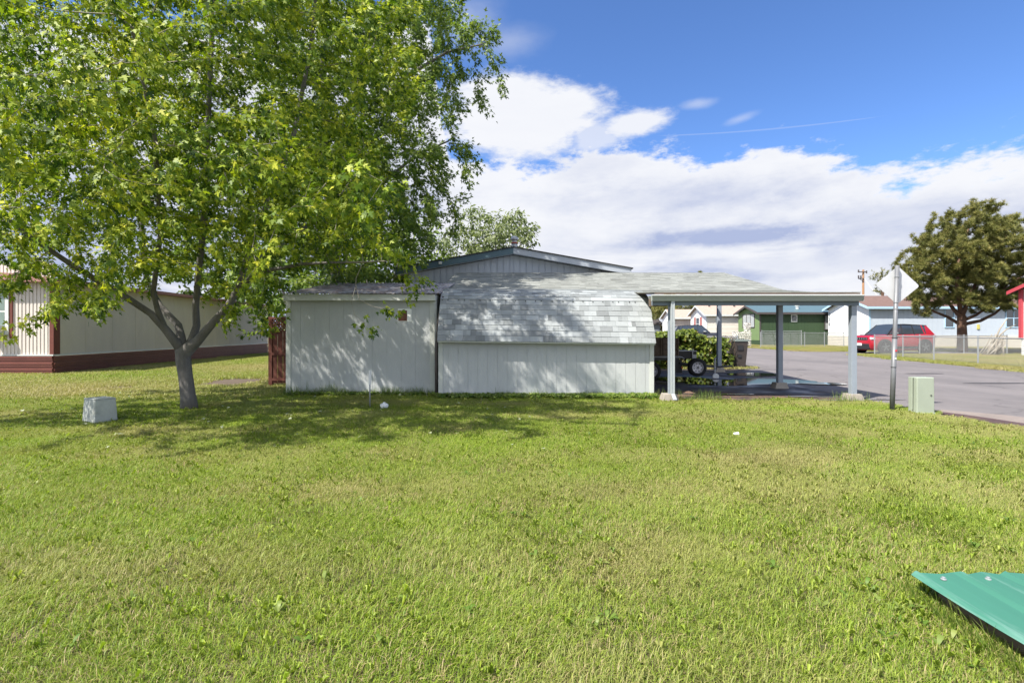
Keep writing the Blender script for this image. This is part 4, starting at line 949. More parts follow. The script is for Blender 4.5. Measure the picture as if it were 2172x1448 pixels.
def colonize(limbs, attr, step=.28, infl=2.2, kill=.42, iters=70, grav=(0, 0, 0)):
    """limbs: list of polylines (each list of (Vector, radius)); attr: (N,3). returns nodes, parent, radius_min"""
    nodes = []; par = []; rmin = []
    for li in limbs:
        pidx = li.get('from', -1); pts_ = li['pts']; rad = li['rad']
        if pidx >= 0:
            best = min(range(len(nodes)), key=lambda i: (Vector(nodes[i]) - pts_[0]).length); prev = best
        else: prev = -1
        for a in range(len(pts_) - 1):
            n = max(1, int((pts_[a + 1] - pts_[a]).length / step))
            for i in range(n if a < len(pts_) - 2 else n + 1):
                if prev >= 0 and a == 0 and i == 0 and pidx >= 0: continue
                f = i / n; nodes.append(tuple(pts_[a].lerp(pts_[a + 1], f))); par.append(prev); rmin.append(rad[a] + (rad[a + 1] - rad[a]) * f); prev = len(nodes) - 1
    nodes = [np.array(n) for n in nodes]
    A = attr.copy(); N0 = np.array(nodes)
    D = np.full(len(A), 1e9); I = np.zeros(len(A), int)
    for i in range(0, len(N0)):
        dd = np.linalg.norm(A - N0[i], axis=1); mk = dd < D; D[mk] = dd[mk]; I[mk] = i
    alive = D > kill * .6
    g = np.array(grav)
    for it in range(iters):
        act = alive & (D < infl)
        if not act.any():
            if not alive.any(): break
            act = alive & (D <= D[alive].min() + .5)
        idx = I[act]; dv = A[act] - np.array([nodes[i] for i in idx]); dv /= np.linalg.norm(dv, axis=1)[:, None] + 1e-9
        u, inv = np.unique(idx, return_inverse=True); acc = np.zeros((len(u), 3)); np.add.at(acc, inv, dv)
        acc += RNG.normal(0, .12, acc.shape) * np.maximum(1, np.linalg.norm(acc, axis=1))[:, None] + g
        acc /= np.linalg.norm(acc, axis=1)[:, None] + 1e-9
        s0 = len(nodes)
        for j, i in enumerate(u):
            nodes.append(nodes[i] + acc[j] * step); par.append(int(i)); rmin.append(0)
        for i in range(s0, len(nodes)):
            dd = np.linalg.norm(A - nodes[i], axis=1); mk = alive & (dd < D); D[mk] = dd[mk]; I[mk] = i
        alive &= D > kill
        if len(nodes) > 16000: break
    return np.array(nodes), par, rmin
def grow_tree(t, limbs, attr, trunk_m, leaf_m, kind='maple', lsize=(.08, .13), per=9, leaf_r=.012, twig=.0035, expo=2.35, step=.28, kill=.42, infl=2.2, droop=.45, wind=(.25, .05), spread=.20, sh_tint=.25, split=.035, grav=(0, 0, 0), maxleaf=70000, twig_m=None, light=(-.35, -.35, .8)):
    nodes, par, rmin = colonize(limbs, attr, step, infl, kill, grav=grav)
    n = len(nodes); ch = [[] for _ in range(n)]
    for i, p in enumerate(par):
        if p >= 0: ch[p].append(i)
    rad = np.zeros(n)
    for i in range(n - 1, -1, -1):
        r = sum(rad[c] ** expo for c in ch[i]) ** (1 / expo) if ch[i] else twig
        rad[i] = max(r, twig)
    rad0 = rad.copy()
    for i in range(n):
        if rmin[i] > 0: rad[i] = rmin[i]
        elif par[i] >= 0: rad[i] = min(rad[i], rad[par[i]] * .92)
    big, small = MB(), MB()
    starts = [i for i in range(n) if par[i] < 0]
    stack = [(None, s_) for s_ in starts]
    while stack:
        p, i = stack.pop(); path = [i] if p is None else [p, i]
        cur = i
        while ch[cur]:
            cs = sorted(ch[cur], key=lambda c: (rmin[c] > 0, rad[c])); main = cs[-1]
            for c in cs[:-1]: stack.append((cur, c))
            path.append(main); cur = main
        pp = [Vector(nodes[k]) for k in path]; rr_ = [float(rad[k]) for k in path]
        if p is not None: rr_[0] = min(rr_[0], rr_[1] * 1.15)
        # smooth
        if len(pp) < 2: continue
        isbig = max(rr_) > split
        if isbig:
            k = max(j for j in range(len(rr_)) if rr_[j] > split * .5) + 1
            if k >= 2: big.tube(pp[:k + 1], rr_[:k + 1], 10)
            if len(pp) - k > 1: small.tube(pp[k:], rr_[k:], 4, cap=False)
        else: small.tube(pp, rr_, 4, cap=False)
    big.build('trunk', trunk_m, t, smooth=True); small.build('branches', twig_m or trunk_m, t, smooth=True)
    # leaves
    tips = [i for i in range(n) if rmin[i] == 0 and rad0[i] < leaf_r]
    tips = np.array(tips); cnt = per
    if len(tips) * cnt > maxleaf: cnt = maxleaf / len(tips)
    rep = RNG.poisson(cnt, len(tips)); idx = np.repeat(tips, rep); m_ = len(idx)
    parr = np.array([par[i] for i in idx]); ax = nodes[idx] - nodes[parr]; ax /= np.linalg.norm(ax, axis=1)[:, None] + 1e-9
    out = RNG.normal(0, 1, (m_, 3)); out /= np.linalg.norm(out, axis=1)[:, None]
    pos = nodes[idx] + ax * RNG.uniform(-.5, .6, m_)[:, None] * step + out * (RNG.random(m_) * spread)[:, None] + np.array([0, 0, -.03])
    d = out * .7 + ax * .5 + np.array([wind[0], wind[1], -droop]) + RNG.normal(0, .25, (m_, 3))
    nr = np.array(light) + RNG.normal(0, .55, (m_, 3))
    sz = RNG.uniform(lsize[0], lsize[1], m_)
    clump_sun_tint = RNG.random(n)[idx] * .22 + .16 * (out @ np.array([-.3, -.3, .9]))  # random clump tone, plus leaves painted lighter on the upper sunward side
    tn = (RNG.normal(.36, sh_tint * .7, m_) + clump_sun_tint).clip(0, 1)
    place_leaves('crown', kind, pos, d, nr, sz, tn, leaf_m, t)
    return n, m_
def inpoly(x, y, poly):
    c = False; j = len(poly) - 1
    for i in range(len(poly)):
        xi, yi = poly[i]; xj, yj = poly[j]
        if (yi > y) != (yj > y) and x < (xj - xi) * (y - yi) / (yj - yi) + xi: c = not c
        j = i
    return c
def proj(p): return (CX + p[0] / p[1] * F, HY - (p[2] - CH) / p[1] * F)
def clumps(center, radii, n, per, sig, poly=None, shell=.35, zmin=0, lobes=0, lsig=.5):
    out = []; tries = 0
    if lobes:
        L_ = clumps(center, radii, lobes, 1, .01, poly, shell, zmin)
        while len(out) < n and tries < n * 40:
            tries += 1; p = L_[RNG.integers(len(L_))] + RNG.normal(0, 1, 3) * lsig * np.array([1, 1, .75])
            if p[2] < zmin or p[1] < 1 or (poly is not None and not inpoly(*proj(p), poly)): continue
            out.append(p)
        lobes = 0; n = 0; tries = 1e9
    while len(out) < n and tries < n * 60:
        tries += 1
        v = RNG.normal(0, 1, 3); v /= np.linalg.norm(v); r = RNG.random() ** shell; p = np.array(center) + v * np.array(radii) * r
        if p[2] < zmin or p[1] < 1: continue
        if poly is not None and not inpoly(*proj(p), poly): continue
        out.append(p)
    out = np.array(out); A = np.repeat(out, per, 0) + RNG.normal(0, 1, (len(out) * per, 3)) * sig
    if poly is not None:
        k = [i for i in range(len(A)) if A[i, 1] > 1 and inpoly(*proj(A[i]), poly)]; A = A[k]
    return A
# ------------------------------------------------------------------ fallen leaves
def fallen():
    n = 110; u = RNG.random(n); x = RNG.uniform(-8.5, .6, n); y = RNG.uniform(5.6, 10.6, n); pos = np.stack([x, y, RNG.uniform(.05, .07, n)], 1)
    d = np.stack([RNG.normal(0, 1, n), RNG.normal(0, 1, n), RNG.normal(.1, .25, n)], 1); nr = np.stack([RNG.normal(0, .3, n), RNG.normal(-.2, .3, n), np.ones(n)], 1)
    M_ = leafmat('fallen_leaf', [(0, (.16, .18, .06)), (.6, (.28, .31, .18)), (1, (.42, .45, .36))], .1, .7)
    t_ = bpy.data.objects.new('tmp', None); o = place_leaves('fallen_leaves', 'maple', pos, d, nr, RNG.uniform(.035, .07, n), RNG.random(n), M_, t_); o.parent = None; bpy.data.objects.remove(t_); o['kind'] = 'stuff'
fallen()
# ------------------------------------------------------------------ the maple
TYY = 8.83
t = thing('maple_tree', 'large maple with smooth grey forked trunk and bright yellow green leaves in the front lawn', 'tree', (X(402, TYY), TYY, 0))
def LP(pts_, rads, frm=0): return {'pts': [P(a, b, c) for a, b, c in pts_], 'rad': rads, 'from': frm}
Y0 = TYY
limbs = [LP([(402, 870, Y0), (399, 840, Y0), (394, 800, Y0), (389, 765, Y0), (388, 748, Y0)], [.145, .122, .112, .12, .135], -1),
         LP([(388, 750, Y0), (372, 725, Y0 - .08), (350, 697, Y0 - .2), (320, 665, Y0 - .35), (270, 632, Y0 - .6), (215, 600, Y0 - .9), (150, 560, Y0 - 1.3), (60, 500, Y0 - 1.7), (-60, 400, Y0 - 2.1)], [.085, .074, .064, .054, .05, .045, .038, .03, .02], 0),
         LP([(386, 745, Y0), (384, 715, Y0 + .05), (378, 690, Y0 + .1), (340, 650, Y0 + .3), (312, 600, Y0 + .6), (300, 480, Y0 + 1.0), (270, 300, Y0 + 1.3), (240, 60, Y0 + 1.5), (220, -150, Y0 + 1.5)], [.08, .07, .062, .052, .047, .048, .04, .03, .02], 0),
         LP([(395, 748, Y0), (420, 722, Y0 - .05), (445, 692, Y0 - .1), (480, 655, Y0 - .1), (506, 610, Y0 - .1), (520, 560, Y0), (560, 450, Y0 + .1), (620, 300, Y0 + .2), (660, 100, Y0 + .3), (680, -120, Y0 + .3)], [.09, .078, .068, .06, .055, .05, .05, .042, .032, .02], 0),
         LP([(392, 748, Y0), (408, 720, Y0 + .1), (417, 690, Y0 + .15), (415, 650, Y0 + .1), (420, 590, Y0 - .1), (432, 480, Y0 - .4), (440, 300, Y0 - .8), (450, 50, Y0 - 1.2), (450, -200, Y0 - 1.4)], [.08, .068, .06, .053, .047, .048, .04, .03, .02], 0),
         LP([(345, 690, Y0 - .2), (335, 660, Y0 - .3), (325, 620, Y0 - .5), (340, 500, Y0 - 1.1), (330, 300, Y0 - 1.9), (280, 60, Y0 - 2.6)], [.05, .045, .04, .034, .026, .018], 0),
         LP([(506, 605, Y0 - .1), (560, 575, Y0 - .3), (640, 560, Y0 - .5), (700, 557, Y0 - .6), (770, 556, Y0 - .7), (850, 552, Y0 - .8)], [.045, .035, .026, .018, .014, .008], 0),
         LP([(520, 560, Y0), (600, 520, Y0 + .9), (700, 440, Y0 + 1.6), (780, 340, Y0 + 2.2)], [.045, .036, .028, .018], 0),
         LP([(757, 558, Y0 - .65), (755, 590, Y0 - .62), (755, 606, Y0 - .6), (745, 640, Y0 - .6), (752, 668, Y0 - .6)], [.008, .007, .006, .005, .004], 0),
         LP([(755, 606, Y0 - .6), (762, 635, Y0 - .62), (790, 650, Y0 - .65)], [.005, .0045, .004], 0)]
POLY1 = [(-900, -2500), (1300, -2500), (1180, -900), (1010, -250), (965, -5), (905, 80), (890, 200), (860, 300), (850, 420), (830, 480), (880, 500), (905, 535), (895, 560), (860, 570), (800, 545), (740, 545), (690, 540), (620, 565), (580, 610), (550, 655), (500, 635), (470, 625), (400, 632), (330, 612), (300, 600), (280, 640), (235, 690), (180, 690), (140, 655), (90, 690), (0, 700), (-900, 760)]
A = clumps((-4.9, 8.4, 5.3), (5.3, 3.9, 4.8), 950, 7, .22, POLY1, .40, 2.1, 170, .48)
A = A[A[:, 0] + .6 * (A[:, 2] - 2) < 1.35]
A2 = clumps((-6.6, 7.2, 3.6), (3.6, 2.8, 1.9), 80, 8, .28, POLY1, .6, 1.7)
A3 = clumps((-3.0, 8.2, 3.1), (1.9, 1.3, .9), 34, 7, .28, POLY1, .6, 2.2)
def atp(lst, Y, n, s): return np.concatenate([np.array(P(a, b, Y))[None] + RNG.normal(0, s, (n, 3)) for a, b in lst])
A4 = atp([(750, 660), (768, 678), (790, 648), (812, 652), (765, 690), (845, 600), (868, 618), (850, 632), (880, 588), (900, 570)], Y0 - .65, 9, .085)
A7 = atp([(20, 640), (60, 662), (120, 630), (175, 668), (215, 645), (0, 600), (100, 600), (150, 615), (255, 600), (220, 605), (300, 585), (40, 610), (180, 630), (80, 640)], 6.9, 9, .16)
A8 = atp([(470, 600), (490, 630), (520, 655), (540, 620), (560, 600), (585, 620), (575, 648), (430, 605), (600, 560), (620, 545), (650, 550)], Y0 - .3, 9, .15)
A = np.concatenate([A, A2, A3, A4, A7, A8])
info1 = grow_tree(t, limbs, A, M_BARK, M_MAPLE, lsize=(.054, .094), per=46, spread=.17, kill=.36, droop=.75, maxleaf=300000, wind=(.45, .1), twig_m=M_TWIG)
# ------------------------------------------------------------------ second maple behind the sheds
t = thing('maple_tree', 'tall darker maple standing behind the lean-to shed, its crown against the blue sky', 'tree', (X(720, 14.5), 14.5, 0))
Y2 = 14.5
limbs = [LP([(720, GY(0) if False else 803, Y2), (718, 700, Y2), (715, 600, Y2), (712, 540, Y2)], [.22, .19, .17, .15], -1),
         LP([(712, 545, Y2), (730, 400, Y2), (760, 260, Y2 - .2), (850, 170, Y2 - .5), (950, 110, Y2 - .7), (1020, 95, Y2 - .8)], [.12, .10, .085, .06, .035, .02], 0),
         LP([(712, 545, Y2), (690, 380, Y2 + .3), (680, 200, Y2 + .5), (690, -50, Y2 + .5)], [.12, .10, .08, .04], 0),
         LP([(720, 470, Y2), (800, 400, Y2), (880, 330, Y2 - .2), (950, 300, Y2 - .3)], [.07, .055, .035, .02], 0)]
POLY2 = [(520, -900), (820, -900), (900, -200), (955, -60), (985, 0), (1005, 40), (1048, 85), (1052, 110), (1018, 150), (1015, 225), (985, 230), (960, 290), (990, 325), (972, 355), (962, 420), (958, 480), (940, 520), (905, 545), (880, 600), (560, 610), (520, 300)]
A = clumps((X(760, Y2), Y2, 7.0), (4.0, 3.0, 6.6), 520, 8, .32, POLY2, .5, 2.6, 140, .55)
A5 = atp([(1020, 95), (1035, 110), (1000, 60), (985, 30), (1000, 130), (995, 200), (1005, 215), (960, 150), (940, 110), (965, 320), (975, 335), (950, 400), (945, 450), (930, 500), (905, 540)], Y2 - .5, 16, .33)
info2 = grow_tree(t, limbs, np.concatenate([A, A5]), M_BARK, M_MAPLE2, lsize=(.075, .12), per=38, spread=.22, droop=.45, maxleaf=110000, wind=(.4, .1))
# ------------------------------------------------------------------ trees beyond
def simple_tree(name, label, px, Y, h, polyr, n, leaf_m, kind, ls, per, group, seed=0, trunk_r=.14, zc=.6, bark=None, maxleaf=9000, droop=.4, poly=None, step=.45, kill=.6, shell=.45, sig=.5, light=(-.35, -.35, .8), zr=None, spread=.3, forks=5):
    t = thing(name, label, 'tree', (X(px, Y), Y, 0), 0, group); x = X(px, Y)
    fh = h * (1 - zc) * .8
    limbs = [{'pts': [Vector((x, Y, 0)), Vector((x + .05, Y, fh))], 'rad': [trunk_r, trunk_r * .8], 'from': -1}]
    for k in range(forks):
        a = 2 * PI * k / forks + seed; q = polyr[0] * .45
        limbs.append({'pts': [Vector((x + .05, Y, fh)), Vector((x + math.cos(a) * q * .4, Y + math.sin(a) * q * .4, fh + (h - fh) * .25)), Vector((x + math.cos(a) * q, Y + math.sin(a) * q, fh + (h - fh) * .6))], 'rad': [trunk_r * .6, trunk_r * .42, trunk_r * .22], 'from': 0})
    A = clumps((x, Y, h * (1 - zc / 2) if zr is None else zr[0]), (polyr[0], polyr[1], h * zc / 2 if zr is None else zr[1]), n, 6, sig, poly, shell, .6)
    grow_tree(t, limbs, A, bark or M_BARK, leaf_m, kind, ls, per, leaf_r=.03, twig=.006, step=step, kill=kill, infl=4, droop=droop, maxleaf=maxleaf, split=.05, spread=spread, light=light)
simple_tree('silvery_tree', 'pale silvery green tree rising behind the gable of the pale blue mobile home', 1050, 30, 8.9, (3.4, 2.6), 210, M_WILLOW, 'oval', (.15, .25), 30, None, 1, zc=.65, maxleaf=30000, droop=.7,
            poly=[(925, 560), (925, 490), (945, 470), (985, 440), (1025, 438), (1055, 462), (1075, 455), (1090, 440), (1120, 445), (1142, 480), (1138, 510), (1120, 535), (1120, 640), (925, 640)])
simple_tree('yard_tree', 'bushy tree behind the lean-to shed roof, under the maple crown', 800, 24, 7.5, (3.2, 2.4), 70, M_MAPLE2, 'oval', (.20, .30), 26, 'trees behind the sheds', 2, zc=.85, maxleaf=9000)
simple_tree('yard_tree', 'bushy tree between the cream mobile home and the lean-to shed, in the gap', 640, 27, 6.8, (3.6, 2.6), 70, M_MAPLE2, 'oval', (.20, .30), 26, 'trees behind the sheds', 3, zc=.88, maxleaf=9000)
simple_tree('yard_tree', 'tall leafy tree behind the far end of the cream mobile home', 480, 38, 9.5, (5, 3), 70, M_MAPLE2, 'oval', (.26, .4), 24, 'trees behind the sheds', 4, zc=.8, maxleaf=9000)
POLYP = [(1898, 560), (1896, 543), (1925, 545), (1940, 520), (1945, 490), (1968, 475), (1990, 470), (1995, 452), (2035, 445), (2050, 438), (2078, 425), (2112, 425), (2120, 440), (2135, 455), (2172, 460), (2400, 470), (2400, 650), (2172, 655), (2120, 660), (2085, 655), (2040, 640), (1990, 655), (1950, 652), (1925, 640), (1905, 620)]
PY_ = 33.0
t = thing('pine_tree', 'wide rounded pine tree with dark olive needles in front of the pale blue house', 'tree', (X(2040, PY_), PY_, 0))
limbs = [LP([(2041, 747, PY_), (2041, 715, PY_), (2040, 690, PY_), (2040, 672, PY_)], [.30, .27, .25, .24], -1)]
for pp, rr_ in (([(2040, 690), (2010, 672), (1980, 660), (1950, 640)], [.11, .09, .07, .04]), ([(2040, 676), (2022, 655), (2005, 630), (1985, 580), (1960, 540)], [.13, .11, .09, .06, .04]),
                ([(2040, 674), (2034, 640), (2030, 600), (2035, 540), (2060, 470)], [.14, .12, .10, .07, .04]), ([(2040, 674), (2050, 645), (2070, 600), (2100, 540), (2110, 480)], [.14, .12, .09, .07, .04]),
                ([(2042, 680), (2070, 668), (2100, 648), (2140, 600)], [.11, .09, .07, .04]), ([(2042, 688), (2080, 680), (2110, 665), (2150, 630)], [.12, .10, .08, .05])):
    limbs.append(LP([(a, b, PY_ + random.uniform(-.3, .3) + (0 if i == 0 else random.uniform(-1.2, 1.2) * i * .4)) for i, (a, b) in enumerate(pp)], rr_, 0))
A = clumps((X(2065, PY_), PY_, 5.8), (5.6, 4.4, 4.4), 420, 7, .32, POLYP, .6, 2.5)
A6 = atp([(1905, 548), (1900, 560), (1945, 500), (1970, 478), (2060, 440), (2100, 430), (2110, 430), (1995, 455), (1948, 665), (1965, 672), (1935, 655)], PY_ - 1, 6, .2)
grow_tree(t, limbs, np.concatenate([A, A6]), M_PBARK, M_PINE, 'needle', (.15, .27), 28, leaf_r=.03, twig=.009, step=.36, kill=.45, infl=3, droop=-1.1, wind=(0, 0), maxleaf=42000, split=.05, spread=.2, light=(0, 0, 1))
simple_tree('roadside_pine', 'dark pine with bare leaning trunk behind the cream house with red shutters', 1452, 78, 6.6, (5.0, 3.5), 80, M_PINE, 'needle', (.45, .7), 8, None, 5, zc=.6, maxleaf=7000, bark=M_PBARK, trunk_r=.3, step=.6, kill=.8, sig=.6)
simple_tree('roadside_pine', 'dark pine left of the small gabled house, seen between barn shed and carport post', 1405, 84, 6.6, (3.4, 3), 50, M_PINE, 'needle', (.5, .7), 8, None, 6, zc=.7, maxleaf=5000, bark=M_PBARK, trunk_r=.3, step=.6, kill=.8, sig=.6)
simple_tree('distant_treetop', 'tiny dark treetop poking above the carport roof ridge', 1487, 90, 11.9, (.9, .9), 16, M_PINE, 'needle', (.4, .6), 7, None, 7, zc=.3, maxleaf=900, bark=M_PBARK, step=.5, kill=.6, sig=.25)
simple_tree('distant_treetop', 'slim dark conifer tip left of the diamond sign', 1872, 70, 10.0, (.7, .7), 16, M_PINE, 'needle', (.35, .5), 7, None, 8, zc=.35, maxleaf=900, bark=M_PBARK, step=.5, kill=.6, sig=.25)
# ------------------------------------------------------------------ vine on the fence
def vine():
    t = thing('vine_thicket', 'dense yellow green vine thicket smothering the fence behind the trailer', 'vine', (5, 18.8, 0))
    n = 9000; x = RNG.uniform(X(1380, 18.8), X(1549, 18.6), n); xe = X(1549, 18.6)
    z = RNG.random(n) ** .75 * 1.42; y = 18.75 + RNG.normal(0, .16, n) - .08
    topz = 1.26 + .10 * np.sin(x * 2.3) + .06 * np.sin(x * 6.1) + .06 * RNG.random(n)
    topz = np.where(x > xe - .9, topz - .12, topz)
    keep = (z < topz)
    hole = np.array([mnoise.noise(Vector((a * 2.2, 0, c * 2.6))) for a, c in zip(x, z)])
    keep &= (hole > -.22) | (z > 1.05); keep &= RNG.random(n) < np.where(z < .25, .35, 1)
    x, y, z = x[keep], y[keep], z[keep]; n = len(x); pos = np.stack([x, y, z], 1)
    d = np.stack([RNG.normal(0, .6, n), -.6 + RNG.normal(0, .4, n), -.5 + RNG.normal(0, .5, n)], 1); nr = np.stack([RNG.normal(-.2, .4, n), RNG.normal(-.6, .4, n), RNG.normal(.7, .4, n)], 1)
    place_leaves('foliage', 'vine', pos, d, nr, RNG.uniform(.07, .13, n), (RNG.normal(.45, .25, n)).clip(0, 1), M_VINE, t)
    mb = MB()
    for _ in range(90):
        x0 = random.uniform(X(1385, 18.8), X(1550, 18.6)); p = Vector((x0, 18.72 + random.gauss(0, .08), 0)); pl_ = [p.copy()]
        for k in range(7): p = p + Vector((random.gauss(0, .12), random.gauss(0, .04), .17)); pl_.append(p.copy())
        mb.tube(pl_, .006, 4)
    mb.build('stems', M_PLY, t)
vine()
# ------------------------------------------------------------------ houses across the road
def house(name, label, x0, x1, y0, y1, ez, rise, wm, em, rm, tm, group=None, bw=.3, lap=False, skirt=None, skirt_z=.6, over=.35, end_open=True):
    t = thing(name, label, 'house', (x0, y0, 0), 0, group); ym = (y0 + y1) / 2; top = lambda a: ez + rise * (1 - abs(a - ym) / (ym - y0)) - .04
    mb = MB(); z0 = skirt_z - .02
    if lap:
        z = z0
        while z < ez - .05:
            mb.add([(x0 + .02, y0 - .03, z), (x1, y0 - .03, z), (x1, y0, z + .14), (x0 + .02, y0, z + .14)], [(0, 1, 2, 3)]); mb.add([(x0 + .02, y0 - .03, z), (x1, y0 - .03, z), (x1, y0, z), (x0 + .02, y0, z)], [(0, 1, 2, 3)]); z += .14
        mb.box(x0 + .02, x1, y0 + .001, y0 + .1, z0, ez)
    else: boards(mb, 'y', y0, x0 + .02, x1, lambda a: z0, lambda a: ez - .02, bw, .02, .015, .1)
    mb.build('front_wall', wm, t); mb = MB(); mb.box(x0 + .1, x1, y1 - .1, y1, 0, ez); mb.build('back_wall', wm, t)
    mb = MB(); boards(mb, 'x', x0, y0, ym, lambda a: z0, top, bw, .012, .012, .09, out=-1); boards(mb, 'x', x0, ym, y1, lambda a: z0, top, bw, .012, .012, .09, out=-1); mb.build('end_wall', em, t)
    mb = MB()
    for (ya, yb) in ((y0 - over, ym), (y1 + over, ym)):
        za = ez - rise * over / (ym - y0); zb = ez + rise
        mb.hexa([(x0 - over, ya, za), (x1 + over, ya, za), (x1 + over, yb, zb), (x0 - over, yb, zb), (x0 - over, ya, za + .06), (x1 + over, ya, za + .06), (x1 + over, yb, zb + .06), (x0 - over, yb, zb + .06)])
    mb.build('roof', rm, t)
    mb = MB(); za = ez - rise * over / (ym - y0); mb.box(x0 - over, x1 + over, y0 - over - .02, y0 - over + .01, za - .14, za + .05)
    for (ya, yb) in ((y0 - over, ym), (y1 + over, ym)):
        zb = ez + rise; mb.hexa([(x0 - over - .025, ya, za - .14), (x0 - over - .002, ya, za - .14), (x0 - over - .002, yb, zb - .14), (x0 - over - .025, yb, zb - .14), (x0 - over - .025, ya, za + .05), (x0 - over - .002, ya, za + .05), (x0 - over - .002, yb, zb + .05), (x0 - over - .025, yb, zb + .05)])
    mb.box(x0 - .02, x0 + .12, y0 - .045, y0 - .031, z0, ez - .05); mb.build('trim', tm, t)
    if skirt:
        mb = MB(); z = 0
        while z < skirt_z - .04: mb.box(x0 - .04, x1, y0 - .06, y0 + .1, z, z + .12); mb.box(x0 - .04, x0 + .1, y0 - .06, y1, z, z + .12); z += .14
        mb.build('skirting', skirt, t)
    else:
        mb = MB(); mb.box(x0 + .01, x1, y0 + .01, y0 + .1, 0, skirt_z); mb.box(x0 + .01, x0 + .1, y0 + .1, y1, 0, skirt_z); mb.build('skirting', wm, t)
    return t
def win(t, side, c, a0, a1, z0, z1, fm, gm, nx=1, nz=2, fw=.07):
    mb = MB(); pm = MB()
    def bx_(m, a, b, p, q, d0, d1):
        if side == 'y': m.box(a, b, c - d1, c - d0, p, q)
        else: m.box(c - d1, c - d0, a, b, p, q)
    bx_(mb, a0 - fw, a0, z0 - fw, z1 + fw, .002, .05); bx_(mb, a1, a1 + fw, z0 - fw, z1 + fw, .002, .05); bx_(mb, a0, a1, z1, z1 + fw, .002, .05); bx_(mb, a0, a1, z0 - fw, z0, .002, .05)
    for i in range(1, nx): q = a0 + (a1 - a0) * i / nx; bx_(mb, q - .03, q + .03, z0, z1, .002, .045)
    for i in range(1, nz): q = z0 + (z1 - z0) * i / nz; bx_(mb, a0, a1, q - .025, q + .025, .003, .04)
    w_ = mb.build('window', fm, t); bx_(pm, a0, a1, z0, z1, .001, .02); pm.build('pane', gm, w_)
# pale blue house
HB = 42; x0 = X(1843, HB)
t = house('blue_house', 'pale blue mobile home with brown shingle roof and white end wall behind the red SUV', x0, 56, HB, 47.4, 3.42, .95, M_BLUEH, M_WHITEH, M_BROOF, M_BLUET, skirt=M_SKIRT, skirt_z=.95, bw=.4)
win(t, 'y', HB, X(2005, HB), X(2022, HB), Z(693, HB), Z(655, HB), M_BLUET, M_GLASS); win(t, 'y', HB, X(2134, HB), X(2165, HB), Z(693, HB), Z(656, HB), M_BLUET, M_GLASS, 2)
win(t, 'x', x0, 43.6, 44.4, 1.7, 3.1, M_WHITE, M_GLASS)
mb = MB(); mb.box(X(2072, HB), X(2077, HB), HB - .06, HB - .002, Z(698, HB), Z(688, HB)); mb.build('meter_cover', mat('yellow_tag', (.5, .45, .12), .6), t)
def text(body, size, loc, rot, m, parent, name='house_number', ext=.004):
    cu = bpy.data.curves.new(name, 'FONT'); cu.body = body; cu.size = size; cu.extrude = ext; cu.align_x = 'CENTER'
    ob = bpy.data.objects.new(name, cu); C.objects.link(ob); dg = bpy.context.evaluated_depsgraph_get(); me = bpy.data.meshes.new_from_object(ob.evaluated_get(dg)); bpy.data.objects.remove(ob)
    o = bpy.data.objects.new(name, me); C.objects.link(o); me.materials.clear(); me.materials.append(m); o.parent = parent; o.location = Vector(loc) - wloc(parent); o.rotation_euler = rot; return o
for i, ch_ in enumerate('020'): text(ch_, .42, (x0 - .05, 47.15, 2.75 - i * .45), (PI / 2, 0, -PI / 2), M_TEAL, t)
# green house
HG = 48; x0 = X(1611, HG)
t = house('green_house', 'green mobile home with shade-toned front, sunlit-toned end wall and teal metal roof', x0, 36, HG, 52.5, 3.15, .65, M_GREEND, M_GREENL, M_GREENR, M_GREYW, skirt_z=.5, bw=.3)
win(t, 'x', x0, 49.0, 51.4, 1.75, 2.95, M_GREYW, M_CURTAIN, 3, 1); win(t, 'y', HG, X(1679, HG), X(1689, HG), Z(681, HG), Z(669, HG), M_WHITE, M_GLASS, 1, 1); win(t, 'y', HG, X(1750, HG), X(1762, HG), Z(698, HG), Z(669, HG), M_GREYW, M_CURTAIN, 1, 2)
q = P(1706, 653, HG - .2); mb = MB(); mb.tube([(q.x, 49, 3.3), (q.x, 49, 3.75)], .14, 10); mb.lathe([(.2, 0), (.2, .12), (.05, .2)], (q.x, 49, 3.72), n=10); mb.build('roof_vent', M_WHITE, t)
# cream house
HC = 55; x0 = X(1498, HC)
t = house('cream_house', 'cream lap sided mobile home with white gable end and red shutters', x0, 31, HC, 59.8, 3.22, .95, M_TANH, M_WHITEH, M_PINKROOF, M_WHITE, lap=True, skirt=M_SKIRT, skirt_z=.5, bw=.4)
win(t, 'x', x0, 57.0, 57.9, 1.5, 2.8, M_WHITE, M_GLASS); win(t, 'y', HC, X(1518.5, HC), X(1523, HC), Z(685, HC), Z(670, HC), M_WHITE, M_GLASS)
for a in (56.2, 58.05):
    mb = MB(); mb.box(x0 - .04, x0 - .002, a, a + .6, 1.4, 2.9); mb.build('shutter', M_SHUT, t)
for px in (1492, 1515, 1545): q = X(px + 12, 57); mb = MB(); mb.tube([(q, 57, 3.9), (q, 57, 4.25)], .09, 8); mb.lathe([(.14, 0), (.14, .08), (.04, .12)], (q, 57, 4.22), n=8); mb.build('roof_vent', M_GREYW, t)
HD = 65; x0 = X(1430, HD)
t = house('small_gabled_house', 'small cream house with white gable farthest along the street behind the carport post', x0, 27, HD, 70, 3.15, 1.0, mat('tan_panel', (.52, .45, .39), .8), M_WHITEH, M_PINKROOF, M_WHITE, skirt_z=.4, bw=.5)
win(t, 'x', x0, 66.8, 67.7, 1.0, 2.6, M_WHITE, M_GLASS)
t = house('grey_house', 'low grey house corner beside the small gabled house', X(1374, 80), X(1400, 80), 80, 84, 2.6, .5, mat('grey_blue_siding', (.17, .19, .22), .8), mat('grey_blue_siding', (.17, .19, .22), .8), M_GREYW, M_GREYW, skirt_z=.4, bw=.6)
